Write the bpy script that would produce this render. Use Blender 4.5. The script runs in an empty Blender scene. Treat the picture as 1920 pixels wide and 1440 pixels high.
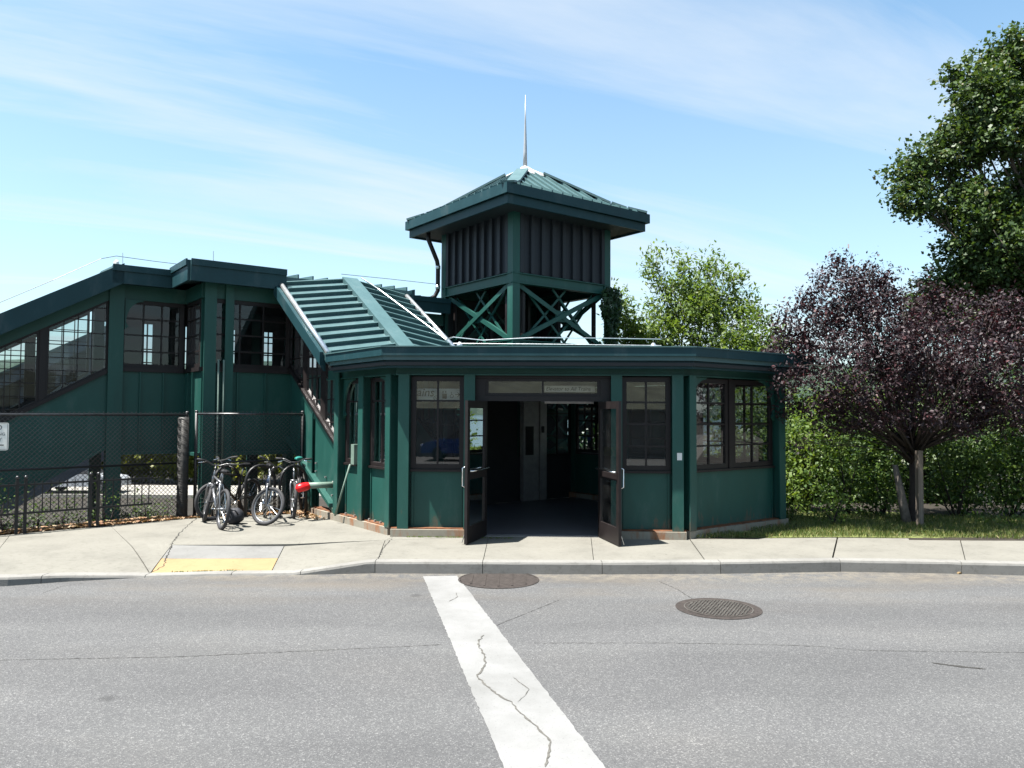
import bpy, math, random
import numpy as np
from mathutils import Vector, Matrix, noise

R = math.radians
random.seed(7)
scene = bpy.context.scene
col = scene.collection

# ---------------------------------------------------------------- camera
CAM_H, PITCH, ROLL, FPX = 1.9, math.atan(55 / 1440), R(0.3), 1440.0
fw = Vector((0, math.cos(PITCH), math.sin(PITCH)))
rt = Vector((math.cos(ROLL), 0, math.sin(ROLL)))
rt = (rt - fw * rt.dot(fw)).normalized()
up = rt.cross(fw).normalized()
cam_d = bpy.data.cameras.new('camera')
cam_d.sensor_width = 36; cam_d.lens = 27.0; cam_d.clip_end = 6000; cam_d.clip_start = 0.1
cam = bpy.data.objects.new('camera', cam_d); col.objects.link(cam)
m = Matrix((rt, up, -fw)).transposed().to_4x4(); m.translation = (0, 0, CAM_H)
cam.matrix_world = m
scene.camera = cam

# ---------------------------------------------------------------- light and sky
SUN_EL = R(69)
sun_h = Vector((0.914, 0.37, 0)).normalized()
sun_dir = (sun_h * math.cos(SUN_EL) + Vector((0, 0, -math.sin(SUN_EL)))).normalized()
sd = bpy.data.lights.new('sun', 'SUN'); sd.energy = 5.0; sd.angle = R(0.53); sd.color = (1.0, 0.96, 0.90)
so = bpy.data.objects.new('sun', sd); col.objects.link(so)
so.rotation_mode = 'QUATERNION'; so.rotation_quaternion = sun_dir.to_track_quat('-Z', 'Y')
so.location = (-10, -5, 30)

world = bpy.data.worlds.new('World'); scene.world = world; world.use_nodes = True
wn, wl = world.node_tree.nodes, world.node_tree.links
wn.clear()
out = wn.new('ShaderNodeOutputWorld'); bg = wn.new('ShaderNodeBackground')
bg.inputs['Strength'].default_value = 0.06
sky = wn.new('ShaderNodeTexSky'); sky.sky_type = 'NISHITA'; sky.sun_disc = False
sky.sun_elevation = SUN_EL; sky.sun_rotation = math.atan2(-sun_h.x, -sun_h.y)
sky.air_density = 1.0; sky.dust_density = 0.9; sky.ozone_density = 1.6
tc = wn.new('ShaderNodeTexCoord')
# cirrus: a sheet of cloud far overhead, drawn out along one wind direction
sep = wn.new('ShaderNodeSeparateXYZ'); wl.new(tc.outputs['Generated'], sep.inputs[0])
zc = wn.new('ShaderNodeMath'); zc.operation = 'MAXIMUM'; zc.inputs[1].default_value = 0.0; wl.new(sep.outputs['Z'], zc.inputs[0])
za = wn.new('ShaderNodeMath'); za.operation = 'ADD'; za.inputs[1].default_value = 0.12; wl.new(zc.outputs[0], za.inputs[0])
dx = wn.new('ShaderNodeMath'); dx.operation = 'DIVIDE'; wl.new(sep.outputs['X'], dx.inputs[0]); wl.new(za.outputs[0], dx.inputs[1])
dy = wn.new('ShaderNodeMath'); dy.operation = 'DIVIDE'; wl.new(sep.outputs['Y'], dy.inputs[0]); wl.new(za.outputs[0], dy.inputs[1])
cmb = wn.new('ShaderNodeCombineXYZ'); wl.new(dx.outputs[0], cmb.inputs[0]); wl.new(dy.outputs[0], cmb.inputs[1])
mr_ = wn.new('ShaderNodeMapping'); mr_.inputs['Rotation'].default_value = (0, 0, R(-25)); wl.new(cmb.outputs[0], mr_.inputs[0])
mp = wn.new('ShaderNodeMapping'); mp.inputs['Scale'].default_value = (0.34, 1.7, 1); mp.inputs['Location'].default_value = (1.7, 0.9, 0)
wl.new(mr_.outputs[0], mp.inputs[0])
n1 = wn.new('ShaderNodeTexNoise'); n1.inputs['Scale'].default_value = 0.95; n1.inputs['Detail'].default_value = 9; n1.inputs['Roughness'].default_value = 0.58; n1.inputs['Distortion'].default_value = 0.6
wl.new(mp.outputs[0], n1.inputs['Vector'])
rp = wn.new('ShaderNodeValToRGB'); rp.color_ramp.elements[0].position = 0.46; rp.color_ramp.elements[1].position = 0.74
rp.color_ramp.elements[0].color = (0, 0, 0, 1); rp.color_ramp.elements[1].color = (0.80, 0.80, 0.80, 1)
wl.new(n1.outputs['Fac'], rp.inputs[0])
# thin milky veil towards the horizon
hz = wn.new('ShaderNodeMapRange'); hz.inputs['From Min'].default_value = 0.0; hz.inputs['From Max'].default_value = 0.5
hz.inputs['To Min'].default_value = 0.48; hz.inputs['To Max'].default_value = 0.0; wl.new(zc.outputs[0], hz.inputs['Value'])
mx = wn.new('ShaderNodeMath'); mx.operation = 'ADD'; mx.use_clamp = True; wl.new(rp.outputs[0], mx.inputs[0]); wl.new(hz.outputs[0], mx.inputs[1])
mixc = wn.new('ShaderNodeMixRGB'); mixc.inputs[2].default_value = (4.0, 4.3, 4.6, 1)
wl.new(mx.outputs[0], mixc.inputs[0])
tint = wn.new('ShaderNodeMixRGB'); tint.blend_type = 'MULTIPLY'; tint.inputs[0].default_value = 1.0; tint.inputs[2].default_value = (0.95, 1.17, 1.12, 1)
wl.new(sky.outputs[0], tint.inputs[1]); wl.new(tint.outputs[0], mixc.inputs[1])
wl.new(mixc.outputs[0], bg.inputs[0]); wl.new(bg.outputs[0], out.inputs[0])

vs = scene.view_settings
vs.view_transform = 'Standard'; vs.look = 'None'; vs.exposure = 1.93; vs.gamma = 1.0; vs.use_curve_mapping = False
scene.render.engine = 'CYCLES'
scene.cycles.max_bounces = 8; scene.cycles.transparent_max_bounces = 24
scene.cycles.use_denoising = True

# ---------------------------------------------------------------- measuring helpers
def ray(px, py):
    return fw + rt * ((px - 960) / FPX) + up * ((720 - py) / FPX)
def ground_at(px, py, z=0.0):
    d = ray(px, py); t = (z - CAM_H) / d.z
    return Vector((d.x * t, d.y * t, z))
def at(px, py, Y):
    d = ray(px, py); t = Y / d.y
    return Vector((d.x * t, Y, CAM_H + d.z * t))

ANG = R(37)
U2 = Vector((math.cos(ANG), math.sin(ANG), 0)); W2 = Vector((-math.sin(ANG), math.cos(ANG), 0))
O2 = Vector((-1.75, 12.0, 0))
def G(x, y, z=0.0):
    """station grid: x along the footbridge, y away from the street"""
    return O2 + U2 * x + W2 * y + Vector((0, 0, z))

# ---------------------------------------------------------------- materials
def nodes_of(name):
    mt = bpy.data.materials.new(name); mt.use_nodes = True
    nt = mt.node_tree
    return mt, nt.nodes, nt.links, nt.nodes['Principled BSDF']
def noise_node(n, l, scale, detail=4, rough=0.6, coord='Object', stretch=None):
    t = n.new('ShaderNodeTexCoord'); nz = n.new('ShaderNodeTexNoise')
    nz.inputs['Scale'].default_value = scale; nz.inputs['Detail'].default_value = detail; nz.inputs['Roughness'].default_value = rough
    src = t.outputs[coord]
    if coord == 'World':
        pass
    if stretch:
        mpn = n.new('ShaderNodeMapping'); mpn.inputs['Scale'].default_value = stretch; l.new(src, mpn.inputs[0]); src = mpn.outputs[0]
    l.new(src, nz.inputs['Vector'])
    return nz
def ramp(n, l, src, stops):
    r = n.new('ShaderNodeValToRGB'); e = r.color_ramp.elements
    while len(e) < len(stops): e.new(0.5)
    for i, (p, c) in enumerate(stops):
        e[i].position = p; e[i].color = (*c, 1) if len(c) == 3 else c
    l.new(src, r.inputs[0]); return r
def mul(c, k): return tuple(min(1, x * k) for x in c)
def simple(name, c, rough=0.5, metal=0.0, var=0.18, scale=6.0, bump=0.0, bscale=60, spec=0.3, stretch=None):
    mt, n, l, b = nodes_of(name)
    nz = noise_node(n, l, scale, 5, 0.65, stretch=stretch)
    r = ramp(n, l, nz.outputs['Fac'], [(0.3, mul(c, 1 - var)), (0.7, mul(c, 1 + var))])
    l.new(r.outputs[0], b.inputs['Base Color'])
    b.inputs['Roughness'].default_value = rough; b.inputs['Metallic'].default_value = metal
    b.inputs['Specular IOR Level'].default_value = spec
    rr = n.new('ShaderNodeMapRange'); rr.inputs['To Min'].default_value = max(0.02, rough - 0.12); rr.inputs['To Max'].default_value = min(1, rough + 0.12)
    l.new(nz.outputs['Fac'], rr.inputs['Value']); l.new(rr.outputs[0], b.inputs['Roughness'])
    if bump:
        n2 = noise_node(n, l, bscale, 3)
        bp = n.new('ShaderNodeBump'); bp.inputs['Strength'].default_value = bump; bp.inputs['Distance'].default_value = 0.01
        l.new(n2.outputs['Fac'], bp.inputs['Height']); l.new(bp.outputs[0], b.inputs['Normal'])
    return mt
def glass(name, tint=(0.75, 0.8, 0.8), refl=0.9, rough=0.02, k=1.05):
    mt, n, l, b = nodes_of(name)
    n.remove(b)
    o = n['Material Output']; t = n.new('ShaderNodeBsdfTransparent'); t.inputs[0].default_value = (*tint, 1)
    g = n.new('ShaderNodeBsdfGlossy'); g.inputs['Roughness'].default_value = rough; g.inputs[0].default_value = (refl, refl, refl, 1)
    d = n.new('ShaderNodeBsdfDiffuse'); d.inputs[0].default_value = (0.35, 0.36, 0.36, 1)
    lw = n.new('ShaderNodeFresnel'); lw.inputs[0].default_value = 1.5
    ml = n.new('ShaderNodeMath'); ml.operation = 'MULTIPLY'; ml.inputs[1].default_value = k; ml.use_clamp = True; l.new(lw.outputs[0], ml.inputs[0])
    nz = noise_node(n, l, 3.0, 5, 0.7)
    dm = n.new('ShaderNodeMapRange'); dm.inputs['From Min'].default_value = 0.4; dm.inputs['From Max'].default_value = 0.8; dm.inputs['To Min'].default_value = 0.0; dm.inputs['To Max'].default_value = 0.04
    l.new(nz.outputs['Fac'], dm.inputs['Value'])
    m0 = n.new('ShaderNodeMixShader'); l.new(dm.outputs[0], m0.inputs[0]); l.new(t.outputs[0], m0.inputs[1]); l.new(d.outputs[0], m0.inputs[2])
    m1 = n.new('ShaderNodeMixShader'); l.new(ml.outputs[0], m1.inputs[0]); l.new(m0.outputs[0], m1.inputs[1]); l.new(g.outputs[0], m1.inputs[2])
    l.new(m1.outputs[0], o.inputs[0]); return mt
def leafmat(name, stops, trans=0.35, rough=0.42, tcol=None):
    mt, n, l, b = nodes_of(name)
    geo = n.new('ShaderNodeNewGeometry')
    r = ramp(n, l, geo.outputs['Random Per Island'], stops)
    l.new(r.outputs[0], b.inputs['Base Color']); b.inputs['Roughness'].default_value = rough; b.inputs['Specular IOR Level'].default_value = 0.3
    t = n.new('ShaderNodeBsdfTranslucent')
    mm = n.new('ShaderNodeMixRGB'); mm.blend_type = 'MULTIPLY'; mm.inputs[0].default_value = 1; mm.inputs[2].default_value = (*(tcol or (1.5, 1.5, 0.6)), 1)
    l.new(r.outputs[0], mm.inputs[1]); l.new(mm.outputs[0], t.inputs[0])
    ms = n.new('ShaderNodeMixShader'); ms.inputs[0].default_value = trans
    l.new(b.outputs[0], ms.inputs[1]); l.new(t.outputs[0], ms.inputs[2]); l.new(ms.outputs[0], n['Material Output'].inputs[0])
    return mt

M = {}
def painted(name, c):
    """aged gloss paint on steel: faint streaks, chalking, a few rust freckles"""
    mt, n, l, b = nodes_of(name)
    nz = noise_node(n, l, 2.2, 6, 0.7, stretch=(1, 1, 0.35))
    r = ramp(n, l, nz.outputs['Fac'], [(0.25, mul(c, 0.78)), (0.55, c), (0.8, tuple(x * 0.86 + 0.035 for x in c))])
    n2 = noise_node(n, l, 38, 3, 0.7)
    fr = ramp(n, l, n2.outputs['Fac'], [(0.74, (0, 0, 0)), (0.80, (0.55, 0.55, 0.55))])
    mxr = n.new('ShaderNodeMixRGB'); mxr.inputs[2].default_value = (0.10, 0.075, 0.05, 1)
    l.new(fr.outputs[0], mxr.inputs[0]); l.new(r.outputs[0], mxr.inputs[1])
    tco = n.new('ShaderNodeTexCoord'); sz = n.new('ShaderNodeSeparateXYZ'); l.new(tco.outputs['Object'], sz.inputs[0])
    n5 = noise_node(n, l, 7, 5, 0.7, stretch=(1, 1, 0.3))
    low = n.new('ShaderNodeMapRange'); low.inputs['From Min'].default_value = 0.12; low.inputs['From Max'].default_value = 0.55; low.inputs['To Min'].default_value = 0.16; low.inputs['To Max'].default_value = -0.08; l.new(sz.outputs['Z'], low.inputs['Value'])
    sm_ = n.new('ShaderNodeMath'); sm_.operation = 'ADD'; l.new(n5.outputs['Fac'], sm_.inputs[0]); l.new(low.outputs[0], sm_.inputs[1])
    rs_ = ramp(n, l, sm_.outputs[0], [(0.64, (0, 0, 0)), (0.74, (0.6, 0.6, 0.6))])
    mrs = n.new('ShaderNodeMixRGB'); mrs.inputs[2].default_value = (0.085, 0.06, 0.042, 1)
    l.new(rs_.outputs[0], mrs.inputs[0]); l.new(mxr.outputs[0], mrs.inputs[1]); l.new(mrs.outputs[0], b.inputs['Base Color'])
    rr = n.new('ShaderNodeMapRange'); rr.inputs['To Min'].default_value = 0.36; rr.inputs['To Max'].default_value = 0.60; b.inputs['Specular IOR Level'].default_value = 0.32
    l.new(nz.outputs['Fac'], rr.inputs['Value']); l.new(rr.outputs[0], b.inputs['Roughness'])
    n3 = noise_node(n, l, 5, 2)
    bp = n.new('ShaderNodeBump'); bp.inputs['Strength'].default_value = 0.12; bp.inputs['Distance'].default_value = 0.02
    l.new(n3.outputs['Fac'], bp.inputs['Height']); l.new(bp.outputs[0], b.inputs['Normal'])
    return mt
M['green'] = painted('green_painted_steel', (0.011, 0.060, 0.049))
M['roof'] = painted('green_roof_metal', (0.050, 0.100, 0.105))
M['fascia'] = painted('blue_green_fascia', (0.010, 0.037, 0.044)); M['fascia'].node_tree.nodes['Principled BSDF'].inputs['Specular IOR Level'].default_value = 0.2
M['frame'] = simple('dark_bronze_frame', (0.011, 0.008, 0.008), 0.5, 0, 0.3, 4)
M['siding'] = simple('brown_grey_siding', (0.018, 0.020, 0.025), 0.55, 0, 0.2, 3, stretch=(1, 1, 0.2))
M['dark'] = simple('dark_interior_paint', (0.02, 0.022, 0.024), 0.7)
M['glass'] = glass('window_glass')
M['glassp'] = glass('double_glazing', (0.62, 0.66, 0.68), 0.95, 0.015, 3.3)
M['glass2'] = glass('dusty_glass', (0.6, 0.66, 0.7), 0.8, 0.06)
M['steel'] = simple('stainless_steel', (0.35, 0.34, 0.33), 0.38, 0.6, 0.15, 8)
M['galv'] = simple('galvanised_metal', (0.55, 0.57, 0.58), 0.32, 0.85, 0.12, 20)
M['galvs'] = simple('grey_spire_paint', (0.30, 0.31, 0.32), 0.4, 0.2, 0.1)
M['white'] = simple('white_paint', (0.55, 0.55, 0.54), 0.5, 0, 0.06)
M['signwhite'] = simple('sign_face', (0.62, 0.62, 0.58), 0.5, 0, 0.05)
M['black'] = simple('black_paint', (0.012, 0.012, 0.013), 0.42, 0, 0.3, 20)
M['ink'] = simple('sign_ink', (0.02, 0.02, 0.022), 0.6, 0, 0.1)
M['rubber'] = simple('tyre_rubber', (0.028, 0.028, 0.03), 0.75, 0, 0.3, 30)
M['silver'] = simple('silver_bike_paint', (0.20, 0.205, 0.215), 0.3, 0.7, 0.1, 10)
M['galvblack'] = simple('worn_black_rail', (0.05, 0.05, 0.052), 0.32, 0.6, 0.4, 30)
M['bluebike'] = simple('dark_blue_bike_paint', (0.03, 0.045, 0.075), 0.3, 0.2, 0.1, 10)
M['chrome'] = simple('chrome', (0.7, 0.7, 0.7), 0.15, 1.0, 0.05)
M['red'] = simple('red_cap', (0.55, 0.012, 0.015), 0.3, 0, 0.1)
M['teal'] = simple('teal_saddle', (0.02, 0.16, 0.14), 0.5, 0, 0.1)
M['bagcloth'] = simple('black_nylon', (0.02, 0.021, 0.026), 0.6, 0, 0.4, 14, 0.4, 40)
M['pipegreen'] = simple('grey_green_pipe', (0.12, 0.17, 0.14), 0.5, 0, 0.15)
M['wood'] = simple('weathered_wood', (0.13, 0.105, 0.085), 0.8, 0, 0.4, 9, 0.5, 30, stretch=(3, 3, 0.15))
M['bark'] = simple('bark', (0.028, 0.021, 0.019), 0.9, 0, 0.4, 10, 0.8, 25)
M['bark2'] = simple('grey_bark', (0.12, 0.10, 0.085), 0.9, 0, 0.4, 10, 0.8, 25)
M['tile'] = simple('floor_tile', (0.09, 0.09, 0.10), 0.4, 0, 0.3, 3)
M['litter'] = leafmat('dry_leaf', [(0, (0.1440, 0.0648, 0.0360)), (0.5, (0.2304, 0.1368, 0.0720)), (1, (0.3024, 0.2376, 0.1584))], 0.1, 0.7)
M['plum'] = leafmat('plum_leaf', [(0, (0.009, 0.0055, 0.0075)), (0.55, (0.020, 0.0105, 0.0135)), (0.92, (0.029, 0.0135, 0.017)), (1, (0.055, 0.010, 0.012))], 0.10, 0.55, (1.6, 0.7, 0.75))
M['maple'] = leafmat('maple_leaf', [(0, (0.022, 0.044, 0.014)), (0.6, (0.046, 0.080, 0.022)), (0.95, (0.068, 0.100, 0.032)), (1, (0.085, 0.066, 0.03))], 0.26, 0.5)
M['elder'] = leafmat('box_elder_leaf', [(0, (0.048, 0.085, 0.02)), (0.5, (0.085, 0.135, 0.028)), (1, (0.125, 0.170, 0.042))], 0.4, 0.5)
M['shrub'] = leafmat('shrub_leaf', [(0, (0.022, 0.05, 0.013)), (0.6, (0.052, 0.095, 0.02)), (1, (0.10, 0.145, 0.03))], 0.34, 0.5)
M['yshrub'] = leafmat('yellow_green_leaf', [(0, (0.0576, 0.0792, 0.0144)), (0.6, (0.1224, 0.1368, 0.0216)), (1, (0.1872, 0.1872, 0.0432))], 0.4, 0.45)
M['vine'] = leafmat('vine_leaf', [(0, (0.0086, 0.0252, 0.0115)), (1, (0.0252, 0.0576, 0.0216))], 0.2, 0.4)
M['grass'] = leafmat('grass_blade', [(0, (0.0504, 0.0792, 0.0180)), (0.7, (0.0864, 0.1152, 0.0288)), (1, (0.2448, 0.2016, 0.0936))], 0.3, 0.5)

def concrete(name, c, stain=0.5, rust=0.0, bump=0.25):
    mt, n, l, b = nodes_of(name)
    nz = noise_node(n, l, 1.3, 8, 0.68, 'Object')
    r = ramp(n, l, nz.outputs['Fac'], [(0.25, mul(c, 0.74)), (0.5, c), (0.75, mul(c, 1.13))])
    n2 = noise_node(n, l, 14, 6, 0.75)
    r2 = ramp(n, l, n2.outputs['Fac'], [(0.30, (0.70, 0.69, 0.67)), (0.48, (1, 1, 1)), (0.75, (1.0, 1.0, 1.0))])
    mm = n.new('ShaderNodeMixRGB'); mm.blend_type = 'MULTIPLY'; mm.inputs[0].default_value = stain
    l.new(r.outputs[0], mm.inputs[1]); l.new(r2.outputs[0], mm.inputs[2])
    src = mm.outputs[0]
    # small dark gum spots
    t = n.new('ShaderNodeTexCoord'); v = n.new('ShaderNodeTexVoronoi'); v.inputs['Scale'].default_value = 2.6; v.inputs['Randomness'].default_value = 1
    l.new(t.outputs['Object'], v.inputs['Vector'])
    n4 = noise_node(n, l, 30, 2)
    ad = n.new('ShaderNodeMath'); ad.operation = 'MULTIPLY_ADD'; ad.inputs[1].default_value = 0.06; l.new(n4.outputs['Fac'], ad.inputs[0]); l.new(v.outputs['Distance'], ad.inputs[2])
    sp = ramp(n, l, ad.outputs[0], [(0.055, (0.45, 0.44, 0.43)), (0.075, (1, 1, 1))])
    m2 = n.new('ShaderNodeMixRGB'); m2.blend_type = 'MULTIPLY'; m2.inputs[0].default_value = 0.7
    l.new(src, m2.inputs[1]); l.new(sp.outputs[0], m2.inputs[2]); src = m2.outputs[0]
    if rust:
        n3 = noise_node(n, l, 3.2, 5, 0.7, stretch=(1, 1, 0.25))
        rr = ramp(n, l, n3.outputs['Fac'], [(0.49, (0, 0, 0)), (0.64, (rust, rust, rust))])
        m3 = n.new('ShaderNodeMixRGB'); m3.inputs[2].default_value = (0.20, 0.075, 0.025, 1)
        l.new(rr.outputs[0], m3.inputs[0]); l.new(src, m3.inputs[1]); src = m3.outputs[0]
    l.new(src, b.inputs['Base Color']); b.inputs['Roughness'].default_value = 0.88
    b.inputs['Specular IOR Level'].default_value = 0.25
    bp = n.new('ShaderNodeBump'); bp.inputs['Strength'].default_value = bump; bp.inputs['Distance'].default_value = 0.008
    nb = noise_node(n, l, 90, 4, 0.7); l.new(nb.outputs['Fac'], bp.inputs['Height']); l.new(bp.outputs[0], b.inputs['Normal'])
    return mt
M['conc'] = concrete('sidewalk_concrete', (0.134, 0.129, 0.112), 0.8)
M['conc2'] = concrete('grey_ramp_concrete', (0.128, 0.127, 0.122))
M['kerb'] = concrete('kerb_concrete', (0.155, 0.151, 0.141), 0.8)
M['plinth'] = concrete('plinth_concrete', (0.20, 0.185, 0.15), 0.5, 0.85)
M['yellow'] = concrete('yellow_warning_surface', (0.215, 0.150, 0.078), 0.35)
M['stone'] = concrete('wall_stone', (0.15, 0.14, 0.125), 0.8)
M['lot'] = concrete('far_paving', (0.20, 0.19, 0.17), 0.3)

def asphalt():
    mt, n, l, b = nodes_of('worn_asphalt')
    fine = noise_node(n, l, 75, 3, 0.8)
    t = n.new('ShaderNodeTexCoord'); v = n.new('ShaderNodeTexVoronoi'); v.inputs['Scale'].default_value = 120; l.new(t.outputs['Object'], v.inputs['Vector'])
    # aggregate stones: per-cell grey
    sx = n.new('ShaderNodeSeparateColor'); l.new(v.outputs['Color'], sx.inputs[0])
    cell = ramp(n, l, sx.outputs[0], [(0.0, (0.053, 0.0535, 0.055)), (0.55, (0.069, 0.0695, 0.070)), (0.85, (0.083, 0.0835, 0.0835)), (1.0, (0.135, 0.135, 0.133))])
    fr = ramp(n, l, fine.outputs['Fac'], [(0.3, (0.86, 0.86, 0.865)), (0.7, (1.12, 1.12, 1.12))])
    a = n.new('ShaderNodeMixRGB'); a.blend_type = 'MULTIPLY'; a.inputs[0].default_value = 1; l.new(cell.outputs[0], a.inputs[1]); l.new(fr.outputs[0], a.inputs[2])
    big = noise_node(n, l, 0.45, 6, 0.6, stretch=(0.6, 1.3, 1))
    br = ramp(n, l, big.outputs['Fac'], [(0.25, (0.80, 0.80, 0.81)), (0.5, (1, 1, 1)), (0.75, (1.12, 1.10, 1.07))])
    a2 = n.new('ShaderNodeMixRGB'); a2.blend_type = 'MULTIPLY'; a2.inputs[0].default_value = 1; l.new(a.outputs[0], a2.inputs[1]); l.new(br.outputs[0], a2.inputs[2])
    # brownish silt near the right gutter
    sep = n.new('ShaderNodeSeparateXYZ'); l.new(t.outputs['Object'], sep.inputs[0])
    my = n.new('ShaderNodeMapRange'); my.inputs['From Min'].default_value = 7.9; my.inputs['From Max'].default_value = 9.4; l.new(sep.outputs['Y'], my.inputs['Value'])
    sm = noise_node(n, l, 0.9, 4, 0.6, stretch=(0.5, 1.6, 1)); sr = ramp(n, l, sm.outputs['Fac'], [(0.42, (0, 0, 0)), (0.7, (0.55, 0.55, 0.55))])
    mm = n.new('ShaderNodeMath'); mm.operation = 'MULTIPLY'; l.new(my.outputs[0], mm.inputs[0]); l.new(sr.outputs[0], mm.inputs[1])
    a3 = n.new('ShaderNodeMixRGB'); a3.inputs[2].default_value = (0.092, 0.076, 0.058, 1); l.new(mm.outputs[0], a3.inputs[0]); l.new(a2.outputs[0], a3.inputs[1])
    # small dark oil spots
    v2 = n.new('ShaderNodeTexVoronoi'); v2.inputs['Scale'].default_value = 0.9; l.new(t.outputs['Object'], v2.inputs['Vector'])
    nn = noise_node(n, l, 9, 4); md = n.new('ShaderNodeMath'); md.operation = 'MULTIPLY_ADD'; md.inputs[1].default_value = 0.10; l.new(nn.outputs['Fac'], md.inputs[0]); l.new(v2.outputs['Distance'], md.inputs[2])
    orr = ramp(n, l, md.outputs[0], [(0.085, (0.60, 0.60, 0.60)), (0.125, (1, 1, 1))])
    a4 = n.new('ShaderNodeMixRGB'); a4.blend_type = 'MULTIPLY'; a4.inputs[0].default_value = 0.8; l.new(a3.outputs[0], a4.inputs[1]); l.new(orr.outputs[0], a4.inputs[2])
    wob = noise_node(n, l, 0.25, 3); yy = n.new('ShaderNodeMath'); yy.operation = 'MULTIPLY_ADD'; yy.inputs[1].default_value = 1.6; l.new(wob.outputs['Fac'], yy.inputs[0]); l.new(sep.outputs['Y'], yy.inputs[2])
    sn = n.new('ShaderNodeMath'); sn.operation = 'SINE'; sm2 = n.new('ShaderNodeMath'); sm2.operation = 'MULTIPLY'; sm2.inputs[1].default_value = 3.4; l.new(yy.outputs[0], sm2.inputs[0]); l.new(sm2.outputs[0], sn.inputs[0])
    ln = ramp(n, l, sn.outputs[0], [(0.0, (0.93, 0.93, 0.93)), (0.8, (1.05, 1.05, 1.045))])
    a5 = n.new('ShaderNodeMixRGB'); a5.blend_type = 'MULTIPLY'; a5.inputs[0].default_value = 1; l.new(a4.outputs[0], a5.inputs[1]); l.new(ln.outputs[0], a5.inputs[2])
    gy = n.new('ShaderNodeMapRange'); gy.inputs['From Min'].default_value = 9.35; gy.inputs['From Max'].default_value = 9.75; l.new(sep.outputs['Y'], gy.inputs['Value'])
    gn = noise_node(n, l, 6, 5, 0.75); gr_ = ramp(n, l, gn.outputs['Fac'], [(0.42, (0, 0, 0)), (0.62, (0.75, 0.75, 0.75))]); gm_ = n.new('ShaderNodeMath'); gm_.operation = 'MULTIPLY'; l.new(gy.outputs[0], gm_.inputs[0]); l.new(gr_.outputs[0], gm_.inputs[1])
    a6 = n.new('ShaderNodeMixRGB'); a6.inputs[2].default_value = (0.125, 0.112, 0.09, 1); l.new(gm_.outputs[0], a6.inputs[0]); l.new(a5.outputs[0], a6.inputs[1])
    l.new(a6.outputs[0], b.inputs['Base Color']); b.inputs['Roughness'].default_value = 0.85; b.inputs['Specular IOR Level'].default_value = 0.3
    bp = n.new('ShaderNodeBump'); bp.inputs['Strength'].default_value = 0.6; bp.inputs['Distance'].default_value = 0.006
    l.new(v.outputs['Distance'], bp.inputs['Height']); l.new(bp.outputs[0], b.inputs['Normal'])
    return mt
M['asphalt'] = asphalt()
def linepaint():
    mt, n, l, b = nodes_of('thermoplastic_line')
    nz = noise_node(n, l, 60, 5, 0.8); n2 = noise_node(n, l, 2.0, 5, 0.6)
    r = ramp(n, l, n2.outputs['Fac'], [(0.3, (0.118, 0.118, 0.114)), (0.6, (0.158, 0.158, 0.155))])
    w = ramp(n, l, nz.outputs['Fac'], [(0.33, (0.42, 0.42, 0.42)), (0.41, (1, 1, 1))])
    a = n.new('ShaderNodeMixRGB'); a.blend_type = 'MULTIPLY'; a.inputs[0].default_value = 0.85; l.new(r.outputs[0], a.inputs[1]); l.new(w.outputs[0], a.inputs[2])
    l.new(a.outputs[0], b.inputs['Base Color']); b.inputs['Roughness'].default_value = 0.7
    return mt
M['line'] = linepaint()
M['crack'] = simple('crack_fill', (0.025, 0.024, 0.022), 0.95, 0, 0.4, 30)
M['crackl'] = simple('worn_paint_gap', (0.07, 0.067, 0.06), 0.95, 0, 0.4, 40)
M['rust'] = simple('rusty_steel_plate', (0.11, 0.045, 0.02), 0.85, 0, 0.6, 9, 0.4, 40)
M['iron'] = simple('rusty_cast_iron', (0.036, 0.030, 0.027), 0.75, 0.3, 0.35, 14, 0.5, 60)
M['iron2'] = simple('grey_cast_iron', (0.085, 0.08, 0.072), 0.7, 0.3, 0.35, 18, 0.5, 60)
M['soil'] = simple('soil', (0.02, 0.0165, 0.012), 0.95, 0, 0.45, 4, 0.8, 30)
M['turf'] = simple('turf', (0.10, 0.115, 0.035), 0.95, 0, 0.5, 3, 0.8, 40)
M['water'] = simple('river_water', (0.05, 0.08, 0.09), 0.2, 0, 0.1)
M['forest'] = simple('far_forest', (0.022, 0.038, 0.026), 0.95, 0, 0.4, 0.02)
M['forest2'] = simple('hillside_green', (0.045, 0.05, 0.035), 0.95, 0, 0.5, 0.6)
M['farwall'] = simple('hazed_far_metal', (0.085, 0.10, 0.125), 0.6)  # haze over the distant stair house put into its pale blue grey colour
M['carblue'] = simple('blue_car_paint', (0.03, 0.07, 0.22), 0.25, 0.2, 0.05)
M['carsilver'] = simple('silver_car_paint', (0.45, 0.47, 0.5), 0.25, 0.4, 0.05)

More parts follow.
